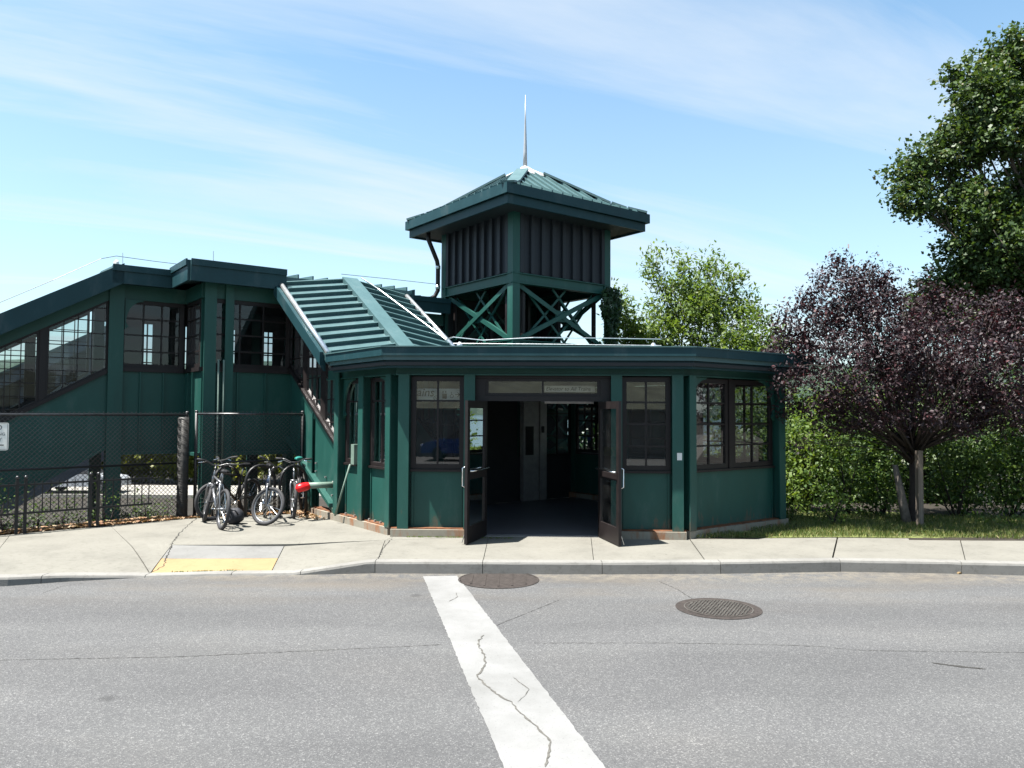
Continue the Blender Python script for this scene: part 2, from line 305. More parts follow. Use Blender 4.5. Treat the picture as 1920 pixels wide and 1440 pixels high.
# ---------------------------------------------------------------- mesh helpers
class MB:
    def __init__(s): s.v = []; s.f = []
    def poly(s, pts, flip=False):
        i = len(s.v); s.v += [tuple(p) for p in pts]; idx = list(range(i, i + len(pts))); s.f.append(idx[::-1] if flip else idx); return s
    def hexa(s, b4, t4):
        i = len(s.v); s.v += [tuple(p) for p in b4] + [tuple(p) for p in t4]
        s.f += [[i+3,i+2,i+1,i],[i+4,i+5,i+6,i+7]] + [[i+k, i+(k+1)%4, i+4+(k+1)%4, i+4+k] for k in range(4)]; return s
    def prism(s, pts, off):
        """solid from a polygon and an offset vector"""
        off = Vector(off); n = len(pts); i = len(s.v); pts = [Vector(p) for p in pts]
        s.v += [tuple(p) for p in pts] + [tuple(p + off) for p in pts]
        s.f += [list(range(i + n - 1, i - 1, -1)), list(range(i + n, i + 2 * n))]
        s.f += [[i+k, i+(k+1)%n, i+n+(k+1)%n, i+n+k] for k in range(n)]; return s
    def box(s, c, d, rz=0):
        x, y, z = (q / 2 for q in d); c = Vector(c); rm = Matrix.Rotation(rz, 3, 'Z')
        b = [c + rm @ Vector(p) for p in ((-x,-y,-z),(x,-y,-z),(x,y,-z),(-x,y,-z))]; t = [c + rm @ Vector(p) for p in ((-x,-y,z),(x,-y,z),(x,y,z),(-x,y,z))]
        return s.hexa(b, t)
    def bar(s, p, q, w, h, upv=(0, 0, 1)):
        p, q = Vector(p), Vector(q); a = (q - p).normalized(); u = Vector(upv); sd_ = a.cross(u)
        if sd_.length < 1e-4: sd_ = a.cross(Vector((1, 0, 0)))
        sd_.normalize(); u = sd_.cross(a).normalized(); sd_ *= w / 2; u *= h / 2
        return s.hexa([p-sd_-u, p+sd_-u, p+sd_+u, p-sd_+u], [q-sd_-u, q+sd_-u, q+sd_+u, q-sd_+u])
    def tube(s, pts, r, n=8, cap=True, closed=False):
        pts = [Vector(p) for p in pts]; rs = r if isinstance(r, (list, tuple)) else [r] * len(pts)
        i0 = len(s.v); N = len(pts); prev = None
        for k, p in enumerate(pts):
            if closed: a = (pts[(k+1) % N] - pts[k-1]).normalized()
            else: a = (pts[min(k+1, N-1)] - pts[max(k-1, 0)]).normalized()
            if prev is None:
                ref = Vector((0, 0, 1)) if abs(a.z) < 0.9 else Vector((1, 0, 0))
                x = a.cross(ref).normalized()
            else:
                x = (prev - a * prev.dot(a)).normalized()
            prev = x; y = a.cross(x)
            for j in range(n):
                th = 2 * math.pi * j / n; s.v.append(tuple(p + (x * math.cos(th) + y * math.sin(th)) * rs[k]))
        for k in range(N if closed else N - 1):
            k2 = (k + 1) % N
            for j in range(n):
                s.f.append([i0+k*n+j, i0+k*n+(j+1)%n, i0+k2*n+(j+1)%n, i0+k2*n+j])
        if cap and not closed:
            s.f.append([i0+j for j in range(n)][::-1]); s.f.append([i0+(N-1)*n+j for j in range(n)])
        return s
    def ball(s, c, r, nu=10, nv=6, sc=(1, 1, 1)):
        c = Vector(c); i0 = len(s.v)
        for a in range(nv + 1):
            th = math.pi * a / nv
            for b in range(nu):
                ph = 2 * math.pi * b / nu
                s.v.append((c.x + r*sc[0]*math.sin(th)*math.cos(ph), c.y + r*sc[1]*math.sin(th)*math.sin(ph), c.z + r*sc[2]*math.cos(th)))
        for a in range(nv):
            for b in range(nu): s.f.append([i0+a*nu+b, i0+(a+1)*nu+b, i0+(a+1)*nu+(b+1)%nu, i0+a*nu+(b+1)%nu])
        return s
    def build(s, name, mat, parent=None, smooth=False, kind=None, label=None, cat=None, group=None):
        me = bpy.data.meshes.new(name)
        o0 = Vector((0, 0, 0))
        if parent is not None: o0 = parent.get('_o') and Vector(parent['_o']) or root_of(parent)
        me.from_pydata([(x - o0.x, y - o0.y, z - o0.z) for x, y, z in s.v], [], s.f)
        if smooth: me.polygons.foreach_set('use_smooth', [True] * len(me.polygons))
        me.materials.append(mat if not isinstance(mat, str) else M[mat])
        return link(name, me, parent, kind, label, cat, group)
ORG = {}
def root_of(o): return ORG.get(o.name, Vector((0, 0, 0)))
def link(name, me, parent=None, kind=None, label=None, cat=None, group=None):
    ob = bpy.data.objects.new(name, me); col.objects.link(ob)
    if parent is not None:
        ob.parent = parent; ORG[ob.name] = root_of(parent)
    if kind: ob['kind'] = kind
    if label: ob['label'] = label
    if cat: ob['category'] = cat
    if group: ob['group'] = group
    return ob
def thing(name, label, cat, loc, group=None):
    o = bpy.data.objects.new(name, None); col.objects.link(o); o.empty_display_size = 0.2
    o.location = loc; o['label'] = label; o['category'] = cat
    if group: o['group'] = group
    ORG[o.name] = Vector(loc)
    return o

class Frame:
    """a vertical wall plane: s along it, o outwards, z up"""
    def __init__(s, p0, p1, outward):
        s.p = Vector((p0[0], p0[1], 0)); d = Vector((p1[0] - p0[0], p1[1] - p0[1], 0)); s.L = d.length; s.a = d.normalized(); n = Vector((s.a.y, -s.a.x, 0))
        s.n = n if n.dot(Vector((outward[0], outward[1], 0))) > 0 else -n
    def pt(s, a, o, z): return s.p + s.a * a + s.n * o + Vector((0, 0, z))
    def box(s, mb, s0, s1, o0, o1, z0, z1):
        return mb.hexa([s.pt(s0,o0,z0), s.pt(s1,o0,z0), s.pt(s1,o1,z0), s.pt(s0,o1,z0)], [s.pt(s0,o0,z1), s.pt(s1,o0,z1), s.pt(s1,o1,z1), s.pt(s0,o1,z1)])
    def quadbox(s, mb, pts, o0, o1):
        """pts: (s, z) polygon extruded from o0 to o1"""
        return mb.prism([s.pt(a, o0, z) for a, z in pts], s.n * (o1 - o0))

def clip(poly, f):
    """keep the side of a 2-D polygon where f >= 0"""
    out_ = []
    for i, p in enumerate(poly):
        q = poly[(i + 1) % len(poly)]; fp, fq = f(p), f(q)
        if fp >= 0: out_.append(p)
        if (fp >= 0) != (fq >= 0):
            t = fp / (fp - fq); out_.append((p[0] + (q[0]-p[0])*t, p[1] + (q[1]-p[1])*t))
    return out_

def glazing(fr, parent, s0, s1, lo, hi, cols, zs, o=0.0, fw_=0.06, mw=0.028, depth=0.05, mat='frame', gmat='glass', name='window'):
    """window between lines lo(s), hi(s): frame part with each pane and each glazing bar as sub-parts.
    zs = heights of the horizontal bars"""
    lo_ = lo if callable(lo) else (lambda s_, v=lo: v); hi_ = hi if callable(hi) else (lambda s_, v=hi: v)
    mb = MB(); e = fw_
    fr.quadbox(mb, [(s0, lo_(s0)), (s0 + e, lo_(s0 + e)), (s0 + e, hi_(s0 + e)), (s0, hi_(s0))], o, o + depth)
    fr.quadbox(mb, [(s1 - e, lo_(s1 - e)), (s1, lo_(s1)), (s1, hi_(s1)), (s1 - e, hi_(s1 - e))], o, o + depth)
    fr.quadbox(mb, [(s0 + e, lo_(s0 + e)), (s1 - e, lo_(s1 - e)), (s1 - e, lo_(s1 - e) + e), (s0 + e, lo_(s0 + e) + e)], o, o + depth)
    fr.quadbox(mb, [(s0 + e, hi_(s0 + e) - e), (s1 - e, hi_(s1 - e) - e), (s1 - e, hi_(s1 - e)), (s0 + e, hi_(s0 + e))], o, o + depth)
    w = mb.build(name, mat, parent)
    a, b = s0 + e, s1 - e
    L, H = (lambda s_: lo_(s_) + e), (lambda s_: hi_(s_) - e)
    for c in range(1, cols):
        sc = a + (b - a) * c / cols; g = mw / 2
        m_ = MB(); fr.quadbox(m_, [(sc - g, L(sc)), (sc + g, L(sc)), (sc + g, H(sc)), (sc - g, H(sc))], o + 0.006, o + depth - 0.008); m_.build('glazing_bar', mat, w)
    zlo = min(L(a), L(b)); zhi = max(H(a), H(b))
    zz = [z for z in zs if zlo < z < zhi]
    for z in zz:
        p = [(a, z - mw/2), (b, z - mw/2), (b, z + mw/2), (a, z + mw/2)]
        p = clip(clip(p, lambda q: q[1] - L(q[0])), lambda q: H(q[0]) - q[1])
        if len(p) >= 3:
            m_ = MB(); fr.quadbox(m_, p, o + 0.009, o + depth - 0.011); m_.build('glazing_bar', mat, w)
    edges = [zlo] + sorted(zz) + [zhi]
    for c in range(cols):
        for k in range(len(edges) - 1):
            x0, x1 = a + (b-a)*c/cols, a + (b-a)*(c+1)/cols
            p = [(x0, edges[k]), (x1, edges[k]), (x1, edges[k+1]), (x0, edges[k+1])]
            p = clip(clip(p, lambda q: q[1] - L(q[0])), lambda q: H(q[0]) - q[1])
            if len(p) >= 3:
                m_ = MB(); j = random.uniform(-0.0015, 0.0015)
                m_.poly([fr.pt(q[0], o + depth/2 + j * (1 if i in (0, 3) else -1), q[1]) for i, q in enumerate(p)])
                m_.build('pane', gmat, w)
    return w

def text_mesh(body, size, shear=0.0, bold=0.0):
    cu = bpy.data.curves.new('lettering', 'FONT'); cu.body = body; cu.size = size; cu.shear = shear; cu.extrude = 0.0008; cu.offset = bold
    ob = bpy.data.objects.new('lettering', cu); col.objects.link(ob)
    me = bpy.data.meshes.new_from_object(ob.evaluated_get(bpy.context.evaluated_depsgraph_get()))
    bpy.data.objects.remove(ob); bpy.data.curves.remove(cu); return me
def put_text(body, size, fr, s_, o, z, mat, parent, shear=0.0, bold=0.0, dirn=1):
    me = text_mesh(body, size, shear, bold)
    mt = Matrix((fr.a * dirn, Vector((0, 0, 1)), fr.n)).transposed().to_4x4(); mt.translation = fr.pt(s_, o, z) - root_of(parent)
    me.transform(mt); me.materials.append(M[mat])
    return link('lettering', me, parent)

# ================================================================ SETTING: road, kerb, sidewalk, terrain
KERB = [ground_at(*p, -0.15) for p in ((0,1100),(120,1091),(250,1084),(420,1079),(570,1078),(700,1075),(860,1076),(1130,1077),(1350,1076),(1580,1072),(1750,1075),(1920,1079))]
KX = [-40, -12] + [p.x for p in KERB] + [12, 40]; KY = [4.0, 7.9] + [p.y for p in KERB] + [9.45, 8.0]
def kerb_y(x): return float(np.interp(x, KX, KY))
XA, XB, XC, XD = (ground_at(p, 1078, -0.15).x for p in (150, 285, 545, 690))
def kerb_drop(x): return float(np.interp(x, [XA - 1.6, XA, XB, XC, XD], [0.0, 0.07, 0.125, 0.125, 0.0]))
KW = 0.16
def top_z(x, y):
    d = y - kerb_y(x) - KW
    return -kerb_drop(x) * max(0.0, 1 - max(0, d) / 1.5)

mb = MB().poly([(-70, -40, -0.15), (70, -40, -0.15), (70, 11.2, -0.15), (-70, 11.2, -0.15)])
road = mb.build('road', 'asphalt', kind='structure')

# kerb stones
kerb = bpy.data.objects.new('kerb', None); col.objects.link(kerb); kerb['kind'] = 'structure'
kj = [-16, -13, -10, -8.0] + [ground_at(p, 1075, -0.15).x for p in (130, 290, 440, 567, 703, 905, 1128, 1350, 1582, 1800)] + [7.6, 10, 13, 16]
for i in range(len(kj) - 1):
    x0, x1 = kj[i] + 0.004, kj[i+1] - 0.004; n = 8; mb = MB(); prof = []
    for k in range(n + 1):
        x = x0 + (x1 - x0) * k / n; y = kerb_y(x); z = -kerb_drop(x) + 0.004; bt = 0.03
        prof.append([(x, y + KW - 0.004, -0.3), (x, y, -0.3), (x, y, z - bt - 0.006 * random.random()), (x, y + 0.012, z - 0.008), (x, y + 0.035, z), (x, y + KW - 0.004, z)])
    for k in range(n + 1): mb.v += prof[k]
    q = 6
    for k in range(n):
        for j in range(q): mb.f.append([k*q+j, k*q+(j+1) % q, (k+1)*q+(j+1) % q, (k+1)*q+j])
    mb.f.append(list(range(q))); mb.f.append([n*q+j for j in range(q)][::-1])
    mb.build('kerb_stone', 'kerb', kerb)

sidewalk = bpy.data.objects.new('sidewalk', None); col.objects.link(sidewalk); sidewalk['kind'] = 'structure'
def slab(bl, br, fr_, fl, mat='conc', follow=True, gap=0.006, dz=0.0, nn=8, name='slab'):
    """paving slab through back-left, back-right, front-right, front-left plan points"""
    bl, br, fr_, fl = (Vector((p[0], p[1])) for p in (bl, br, fr_, fl)); c = (bl + br + fr_ + fl) / 4
    def shr(p): d = (c - p); return p + d.normalized() * gap if d.length > 0 else p
    bl, br, fr_, fl = map(shr, (bl, br, fr_, fl)); mb = MB(); tilt = random.uniform(-0.002, 0.002)
    for j in range(nn + 1):
        for i in range(nn + 1):
            u, v = i / nn, j / nn
            b = bl.lerp(br, u); f = fl.lerp(fr_, u)
            if follow: f.y = kerb_y(f.x) + KW + 0.004
            p = b.lerp(f, v); z = top_z(p.x, p.y) + dz + tilt * (u - .5)
            mb.v.append((p.x, p.y, z))
    N = nn + 1
    for j in range(nn):
        for i in range(nn): mb.f.append([j*N+i, (j+1)*N+i, (j+1)*N+i+1, j*N+i+1])
    ring = [i for i in range(N)] + [j*N+nn for j in range(1, N)] + [nn*N+i for i in range(nn-1, -1, -1)] + [j*N for j in range(nn-1, 0, -1)]
    b0 = len(mb.v)
    for r_ in ring: x, y, z = mb.v[r_]; mb.v.append((x, y, -0.25))
    for k in range(len(ring)):
        k2 = (k + 1) % len(ring); mb.f.append([ring[k], ring[k2], b0 + k2, b0 + k])
    return mb.build(name, mat, sidewalk)
gp = lambda x, y: ground_at(x, y, 0)
def fk(px):
    x = ground_at(px, 1078, -0.15).x; return (x, kerb_y(x) + KW)
# left part
slab((-16, 5.2), (-11.6, 8.6), (-10.5, kerb_y(-10.5) + KW), (-14.5, kerb_y(-14.5) + KW))
slab((-11.6, 8.6), gp(20, 1002), fk(20), (-10.5, kerb_y(-10.5) + KW))
slab(gp(20, 1002), gp(205, 984), fk(280), fk(20))
slab(gp(205, 984), gp(372, 969), gp(322, 1021), fk(282), follow=False, gap=.003)
p325, p533 = gp(322, 1021), gp(533, 1021)
slab(gp(372, 969), gp(600, 958), gp(560, 1018), p325, follow=False, gap=.002)
slab(gp(600, 958), gp(752, 1000), gp(722, 1013), gp(560, 1018), follow=False, gap=.002)
ym = lambda a, b, t: (a[0] + (b[0]-a[0])*t, a[1] + (b[1]-a[1])*t)
slab(p325, p533, ym(p533, fk(503), .52), ym(p325, fk(283), .52), 'conc2', follow=False)
slab(ym(p325, fk(283), .52), ym(p533, fk(503), .52), fk(503), fk(283), 'yellow', name='warning_strip')
slab(p533, gp(722, 1013), fk(702), fk(503))
# in front of the doors and to the right
backs = [(722, 1013), (916, 1006), (1108, 1007), (1292, 1010), (1570, 1008), (1800, 1010)]
fronts = [702, 905, 1116, 1329, 1583, 1828]
for i in range(len(backs) - 1):
    slab(gp(*backs[i]), gp(*backs[i+1]), fk(fronts[i+1]), fk(fronts[i]), gap=0.007 if i < 3 else 0.016)
slab(gp(*backs[-1]), (10.5, 11.6), (10.2, kerb_y(10.2) + KW), fk(fronts[-1]))
slab((10.5, 11.6), (15, 11.2), (15, kerb_y(15) + KW), (10.2, kerb_y(10.2) + KW))
slab(gp(722, 1013), gp(752, 1000), gp(916, 998), gp(916, 1006), follow=False)
slab(gp(916, 999), gp(1108, 1000), gp(1108, 1007), gp(916, 1006), follow=False)
slab(gp(1108, 1000), gp(1290, 1003), gp(1292, 1010), gp(1108, 1007), follow=False)

# cracks in the slabs and the road: thin ragged strips of dark filler lying on the surface
def strip(name, pts, w, mat, parent, z0, jit=0.35, close=0.05, zfun=None):
    P = []
    for a, b in zip(pts, pts[1:]):
        a, b = Vector(a[:2]), Vector(b[:2]); n = max(1, int((b - a).length / close))
        for k in range(n): P.append(a.lerp(b, k / n) + Vector((random.gauss(0, 1), random.gauss(0, 1))) * w * jit)
    P.append(Vector(pts[-1][:2])); mb = MB(); L = len(P)
    for k, p in enumerate(P):
        d = (P[min(k+1, L-1)] - P[max(k-1, 0)]); d = d.normalized() if d.length > 1e-6 else Vector((1, 0)); nn_ = Vector((-d.y, d.x)); ww = w * random.uniform(0.25, 1.0) * (0.15 if k in (0, L-1) else 1)
        for sgn in (-1, 1):
            q = p + nn_ * ww * sgn / 2; mb.v.append((q.x, q.y, (zfun(q.x, q.y) if zfun else -0.15) + z0))
    for k in range(L - 1): mb.f.append([2*k, 2*k+1, 2*k+3, 2*k+2])
    return mb.build(name, mat, parent)
gr = lambda x, y: ground_at(x, y, -0.15)
strip('crack', [gp(372, 969), gp(352, 985), gp(335, 1002), gp(322, 1021), gp(305, 1048), fk(283)], 0.022, 'crack', sidewalk, 0.003, zfun=top_z)
strip('crack', [gp(735, 1010), gp(718, 1028), fk(702)], 0.02, 'crack', sidewalk, 0.003, zfun=top_z)
for y_, a_, w_ in ((1213, 900, 0.014), (1236, 0, 0.010)):
    pass
strip('crack', [gr(-300, 1250), gr(0, 1238), gr(330, 1232), gr(640, 1218), gr(830, 1209)], 0.009, 'crack', road, 0.003, close=0.03)
strip('crack', [gr(1000, 1206), gr(1260, 1206), gr(1480, 1210), gr(1530, 1212), gr(1620, 1220), gr(1920, 1224), gr(2200, 1226)], 0.008, 'crack', road, 0.003, close=0.03)
strip('crack', [gr(905, 1184), gr(950, 1165), gr(1000, 1145), gr(1050, 1125)], 0.007, 'crack', road, 0.003, close=0.03)
strip('crack', [gr(1235, 1090), gr(1270, 1105), gr(1305, 1128)], 0.008, 'crack', road, 0.003, close=0.03)
strip('crack', [gr(80, 1112), gr(115, 1100), gr(160, 1093)], 0.008, 'crack', road, 0.003, close=0.03)
strip('skid_mark', [gr(1745, 1243), gr(1800, 1250), gr(1850, 1255)], 0.05, 'crack', road, 0.003, jit=0.05)

# painted crossing line, ragged edges, worn along a crack
mb = MB()
Lp = [gr(793, 1081), gr(945, 1440), gr(1000, 1600)]; Rp = [gr(857, 1080), gr(1135, 1440), gr(1250, 1600)]
dL = Lp[1] - Lp[0]; dR = Rp[1] - Rp[0]; N = 170
for k in range(N + 1):
    t = k / N * 1.45; jl = random.uniform(-1, 1) * 0.006; jr = random.uniform(-1, 1) * 0.006
    for q in (0, 1):
        p = (Lp[0] + dL * t) if q == 0 else (Rp[0] + dR * t); p = p + Vector(((jl if q == 0 else jr), 0, 0.004)); mb.v.append(tuple(p))
for k in range(N): mb.f.append([2*k, 2*k+2, 2*k+3, 2*k+1])
mb.build('painted_line', 'line', road)
strip('worn_crack', [gr(906, 1192), gr(896, 1207), gr(908, 1228), gr(910, 1247), gr(895, 1270), gr(912, 1287), gr(935, 1305), gr(958, 1318), gr(972, 1335), gr(990, 1352), gr(1010, 1368), gr(1030, 1388), gr(1030, 1410), gr(1022, 1440)], 0.021, 'crackl', road, 0.0075, jit=0.28, close=0.035)
strip('worn_crack', [gr(970, 1318), gr(985, 1305), gr(992, 1294), gr(975, 1282), gr(962, 1270)], 0.008, 'crackl', road, 0.0075, jit=0.3, close=0.03)
strip('worn_crack', [gr(840, 1130), gr(858, 1120), gr(855, 1112)], 0.009, 'crackl', road, 0.0075, jit=0.3, close=0.03)

# terrain sheet to the horizon
def terrain_h(x, y):
    def ss(a, b, v): t = min(1, max(0, (v - a) / (b - a))); return t * t * (3 - 2 * t)
    edge = np.interp(x, [-14, -7.8, -5.9, -3.7, -1.7, 3, 20], [6.5, 11.75, 13.75, 14.8, 12.2, 11.9, 11.4])
    if y < edge - 0.15: return -0.32
    d = y - edge
    left = -0.02 - 0.6 * ss(0.4, 3.5, d) - 1.75 * ss(4.5, 10, d)
    right = 0.0 - 2.35 * ss(4.5, 14, d)
    h = left + (right - left) * ss(-1.0, 2.5, x)
    h += -4.5 * ss(70, 110, y)
    return h + 0.03 * noise.noise((x * 0.8, y * 0.8, 0))
xs = list(np.arange(-18, 18.01, 0.4)); ys = list(np.arange(3, 34, 0.4))
ext = [24, 34, 50, 80, 140, 300, 800, 2000, 5000]
xs = [-e for e in ext[::-1]] + xs + ext; ys = [-e for e in ext[::-1]] + [-10, 0] + ys + [40, 50, 60, 75, 90, 110, 150, 300, 800, 2000, 5000]
mb = MB()
for y in ys:
    for x in xs: mb.v.append((x, y, terrain_h(x, y)))
nx = len(xs)
for j in range(len(ys) - 1):
    for i in range(nx - 1): mb.f.append([j*nx+i, j*nx+i+1, (j+1)*nx+i+1, (j+1)*nx+i])
terrain = mb.build('ground', 'soil', kind='structure', smooth=True)
mb = MB().poly([(-3000, 112, -4.0), (3000, 112, -4.0), (3000, 1700, -4.0), (-3000, 1700, -4.0)]); mb.build('river', 'water', kind='structure')
# wooded cliffs across the river
mb = MB(); hx = np.linspace(-3200, 3200, 160); rows = 9
for j in range(rows):
    for x in hx:
        t = j / (rows - 1); prof = math.sin(min(1, t * 1.3) * math.pi / 2)
        hgt = 128 + 16 * noise.noise((x * 0.003, 0, 0)) + 7 * noise.noise((x * 0.03, t * 3, 2))
        mb.v.append((x, 1500 + t * 500 + 30 * noise.noise((x * .01, t, 5)), -5 + prof * hgt))
nh = len(hx)
for j in range(rows - 1):
    for i in range(nh - 1): mb.f.append([j*nh+i, j*nh+i+1, (j+1)*nh+i+1, (j+1)*nh+i])
mb.build('hills', 'forest', kind='structure', smooth=True)
# grass verge sheet on the right
VE = [gp(1292, 1010), gp(1570, 1008), gp(1800, 1010)]
def verge_y(x): return np.interp(x, [p.x for p in VE] + [10.5, 15, 16], [p.y + .004 for p in VE] + [11.604, 11.204, 11.1])
mb = MB(); vx = np.linspace(2.7, 16, 50); vy = np.linspace(0, 1, 10)
for v_ in vy:
    for x in vx:
        y0 = verge_y(x); y = y0 + v_ * 3.2
        mb.v.append((x, y, 0.006 + 0.03 * noise.noise((x, y, 3)) * v_ ** 2))
for j in range(9):
    for i in range(49): mb.f.append([j*50+i, j*50+i+1, (j+1)*50+i+1, (j+1)*50+i])
mb.build('grass_verge', 'turf', kind='structure', smooth=True)
# low paved lot beyond the tracks
MB().box((-14, 40.5, -2.45), (60, 5, 0.5)).build('far_pavement', 'lot', kind='structure')
mb = MB(); hx2 = np.linspace(-120, 120, 60)  # unseen slope behind the camera, added to cut fill light and window reflections
for j in range(8):
    for x in hx2:
        t = j / 7; mb.v.append((x, -13.2 - t * 45, -0.5 + 7 * t ** 0.8 + (2.2 * noise.noise((x * .12, t * 4, 9)) * (t > 0))))
for j in range(7):
    for i in range(59): mb.f.append([j*60+i, (j+1)*60+i, (j+1)*60+i+1, j*60+i+1])
mb.build('unseen_hillside', 'forest2', kind='structure', smooth=True)
# garden wall across the street, seen only mirrored in the glass
rw = thing('retaining_wall', 'long stone retaining wall across the street, mirrored in the windows', 'wall', (0, -12, -0.15))
MB().box((0, -12.3, 0.9), (70, 0.6, 2.2)).build('wall_body', 'stone', rw); MB().box((0, -12.3, 2.06), (70, 0.8, 0.12)).build('coping', 'conc', rw)

# ================================================================ STATION PAVILION
A0, A1, A2, A3, A4 = (0, 0), (3.38, -2.74), (5.9, -2.74), (5.9, 2.6), (0, 2.6)
pav = thing('station_pavilion', 'green steel and glass station entrance pavilion with open double doors', 'building', G(2.5, 0))
FF = Frame(G(*A0), G(*A1), (0, -1)); FL = Frame(G(0, 0), G(0, 6), -U2); FR = Frame(G(*A1), G(*A2), -W2); FX = Frame(G(*A2), G(*A3), U2)
PW = 0.16
def post(fr, s_, parent, z0=0.12, z1=2.5, w=0.17, d=0.2, o=-0.06, mat='green'):
    """rolled steel post: outer flange, web, inner flange"""
    mb = MB(); fr.box(mb, s_ - w/2, s_ + w/2, o + d - 0.022, o + d, z0, z1); fr.box(mb, s_ - 0.012, s_ + 0.012, o + 0.018, o + d - 0.021, z0, z1); fr.box(mb, s_ - w/2, s_ + w/2, o, o + 0.02, z0, z1)
    return mb.build('post', mat, parent)
def boxpost(p, w, z0, z1, parent, rz=ANG, mat='green', name='post', d=None):
    return MB().box((p[0], p[1], (z0 + z1) / 2), (w, d or w, z1 - z0), rz).build(name, mat, parent)
# plinth with ledge
def plinth(fr, s0, s1, o1=0.16):
    mb = MB(); fr.box(mb, s0, s1, -0.12, o1, -0.2, 0.115); mb.build('plinth', 'plinth', pav)
    mb = MB(); fr.box(mb, s0, s1, -0.10, o1 - 0.05, 0.116, 0.13); mb.build('base_plate', 'rust', pav)
plinth(FF, -0.10, 1.20); plinth(FF, 3.20, FF.L + 0.06); plinth(FL, 0.10, 3.15, 0.14); plinth(FR, 0.05, FR.L + 0.1, 0.14); plinth(FX, -0.1, FX.L, 0.10)
# posts
SP = [0.08, 1.10, 3.36, FF.L - 0.06]
for s_ in SP: post(FF, s_, pav, o=-0.08)
post(FL, 0.12, pav, w=0.15, o=-0.05); post(FL, 1.10, pav); post(FL, 2.06, pav, z1=2.6)
post(FR, 0.12, pav, w=0.15, o=-0.05, z1=2.5); mb = MB(); FR.box(mb, 1.17, 1.28, -0.05, 0.02, 1.03, 2.48); mb.build('mullion', 'frame', pav); post(FR, FR.L - 0.05, pav)
for s_ in (1.8, 3.6, FX.L - .05): post(FX, s_, pav)
# head beam round the top
for fr, s0, s1 in ((FF, -0.05, FF.L + 0.05), (FL, 0.0, 2.6), (FR, 0.0, FR.L + 0.08), (FX, 0.0, FX.L)):
    mb = MB(); fr.box(mb, s0, s1, -0.08, 0.06, 2.50, 2.66); fr.box(mb, s0, s1, 0.06, 0.10, 2.485, 2.505); mb.build('head_beam', 'green', pav)
# solid panels under the sills, with a green rail
def panel(fr, s0, s1, z1=0.99, o=-0.02):
    mb = MB(); fr.box(mb, s0, s1, o - 0.02, o, 0.13, z1); mb.build('wall_panel', 'green', pav)
    mb = MB(); fr.box(mb, s0, s1, o, o + 0.055, z1, z1 + 0.035); mb.build('sill', 'frame', pav)
    for q in (s0 + 0.02, s1 - 0.05):
        mb = MB(); fr.box(mb, q, q + 0.03, o + 0.001, o + 0.02, 0.13, z1 - 0.002); mb.build('panel_stile', 'green', pav)
panel(FF, 0.18, 1.01); panel(FF, 3.45, FF.L - 0.15); panel(FL, 0.22, 1.01); panel(FL, 1.2, 1.97, 0.99); panel(FR, 0.2, 2.40); panel(FX, 0.1, FX.L - 0.1)
# windows
Z4 = [1.40, 1.74, 2.08]
glazing(FF, pav, 0.18, 1.01, 1.03, 2.47, 2, [2.09], o=-0.05, fw_=0.075, gmat='glassp')
glazing(FF, pav, 3.45, FF.L - 0.15, 1.03, 2.47, 2, Z4, o=-0.05, fw_=0.075, gmat='glassp')
glazing(FL, pav, 0.22, 1.01, 1.03, 2.47, 2, [2.09], o=-0.05, fw_=0.06, gmat='glassp')
glazing(FL, pav, 1.2, 1.97, 1.03, 2.47, 1, [2.09], o=-0.05, fw_=0.07, gmat='glassp')
glazing(FR, pav, 0.22, 1.17, 1.03, 2.47, 2, Z4, o=-0.05, fw_=0.075, gmat='glassp')
glazing(FR, pav, 1.28, 2.38, 1.03, 2.47, 2, Z4, o=-0.05, fw_=0.075, gmat='glassp')
for s0, s1 in ((0.1, 1.7), (1.9, 3.5), (3.7, FX.L - .15)):
    glazing(FX, pav, s0, s1, 1.03, 2.47, 3, Z4, o=-0.05, fw_=0.07, gmat='glassp')
# curved brackets under the beam at the posts
def bracket(fr, s_, dirn, parent, o=0.02, r=0.42, z=2.48):
    mb = MB(); pts = []
    n = 10
    outer = [(s_, z), (s_ + dirn * r, z)]
    arc = [(s_ + dirn * (r - r * math.sin(a)) * 0.86 + dirn * .02, z - 0.03 - r * 1.25 * (1 - math.cos(a))) for a in np.linspace(0, math.pi / 2, n)]
    low = [(s_ + dirn * 0.07, z - r * 1.25 - 0.10), (s_, z - r * 1.25 - 0.16)]
    for a, b in zip(arc, arc[1:]):
        pass
    poly = [(s_, z), (s_ + dirn * r, z)] + arc + low
    fr.quadbox(mb, poly, o - 0.02, o + 0.02)
    return mb.build('bracket', 'green', parent)
bracket(FL, 0.18, 1, pav); bracket(FL, 1.99, -1, pav); bracket(FR, 0.18, 1, pav); bracket(FR, FR.L - 0.13, -1, pav)
# door frame, transom
D0, D1 = 1.34, 3.12
mb = MB(); FF.box(mb, 1.18, D0, -0.10, 0.0, 0.02, 2.44); mb.build('door_jamb', 'frame', pav)
mb = MB(); FF.box(mb, D1, 3.28, -0.10, 0.0, 0.02, 2.44); mb.build('door_jamb', 'frame', pav)
mb = MB(); FF.box(mb, 1.18, 3.28, -0.11, 0.005, 2.445, 2.50); mb.build('door_head', 'frame', pav)
mb = MB(); FF.box(mb, D0, D1, -0.10, 0.0, 2.09, 2.17); mb.build('transom_bar', 'frame', pav)
glazing(FF, pav, D0, D1, 2.172, 2.443, 2, [], o=-0.07, fw_=0.045, name='transom_window', gmat='glassp')
mb = MB(); FF.box(mb, D0 - 0.1, D1 + 0.1, -0.12, 0.02, -0.1, 0.006); mb.build('threshold', 'steel', pav)
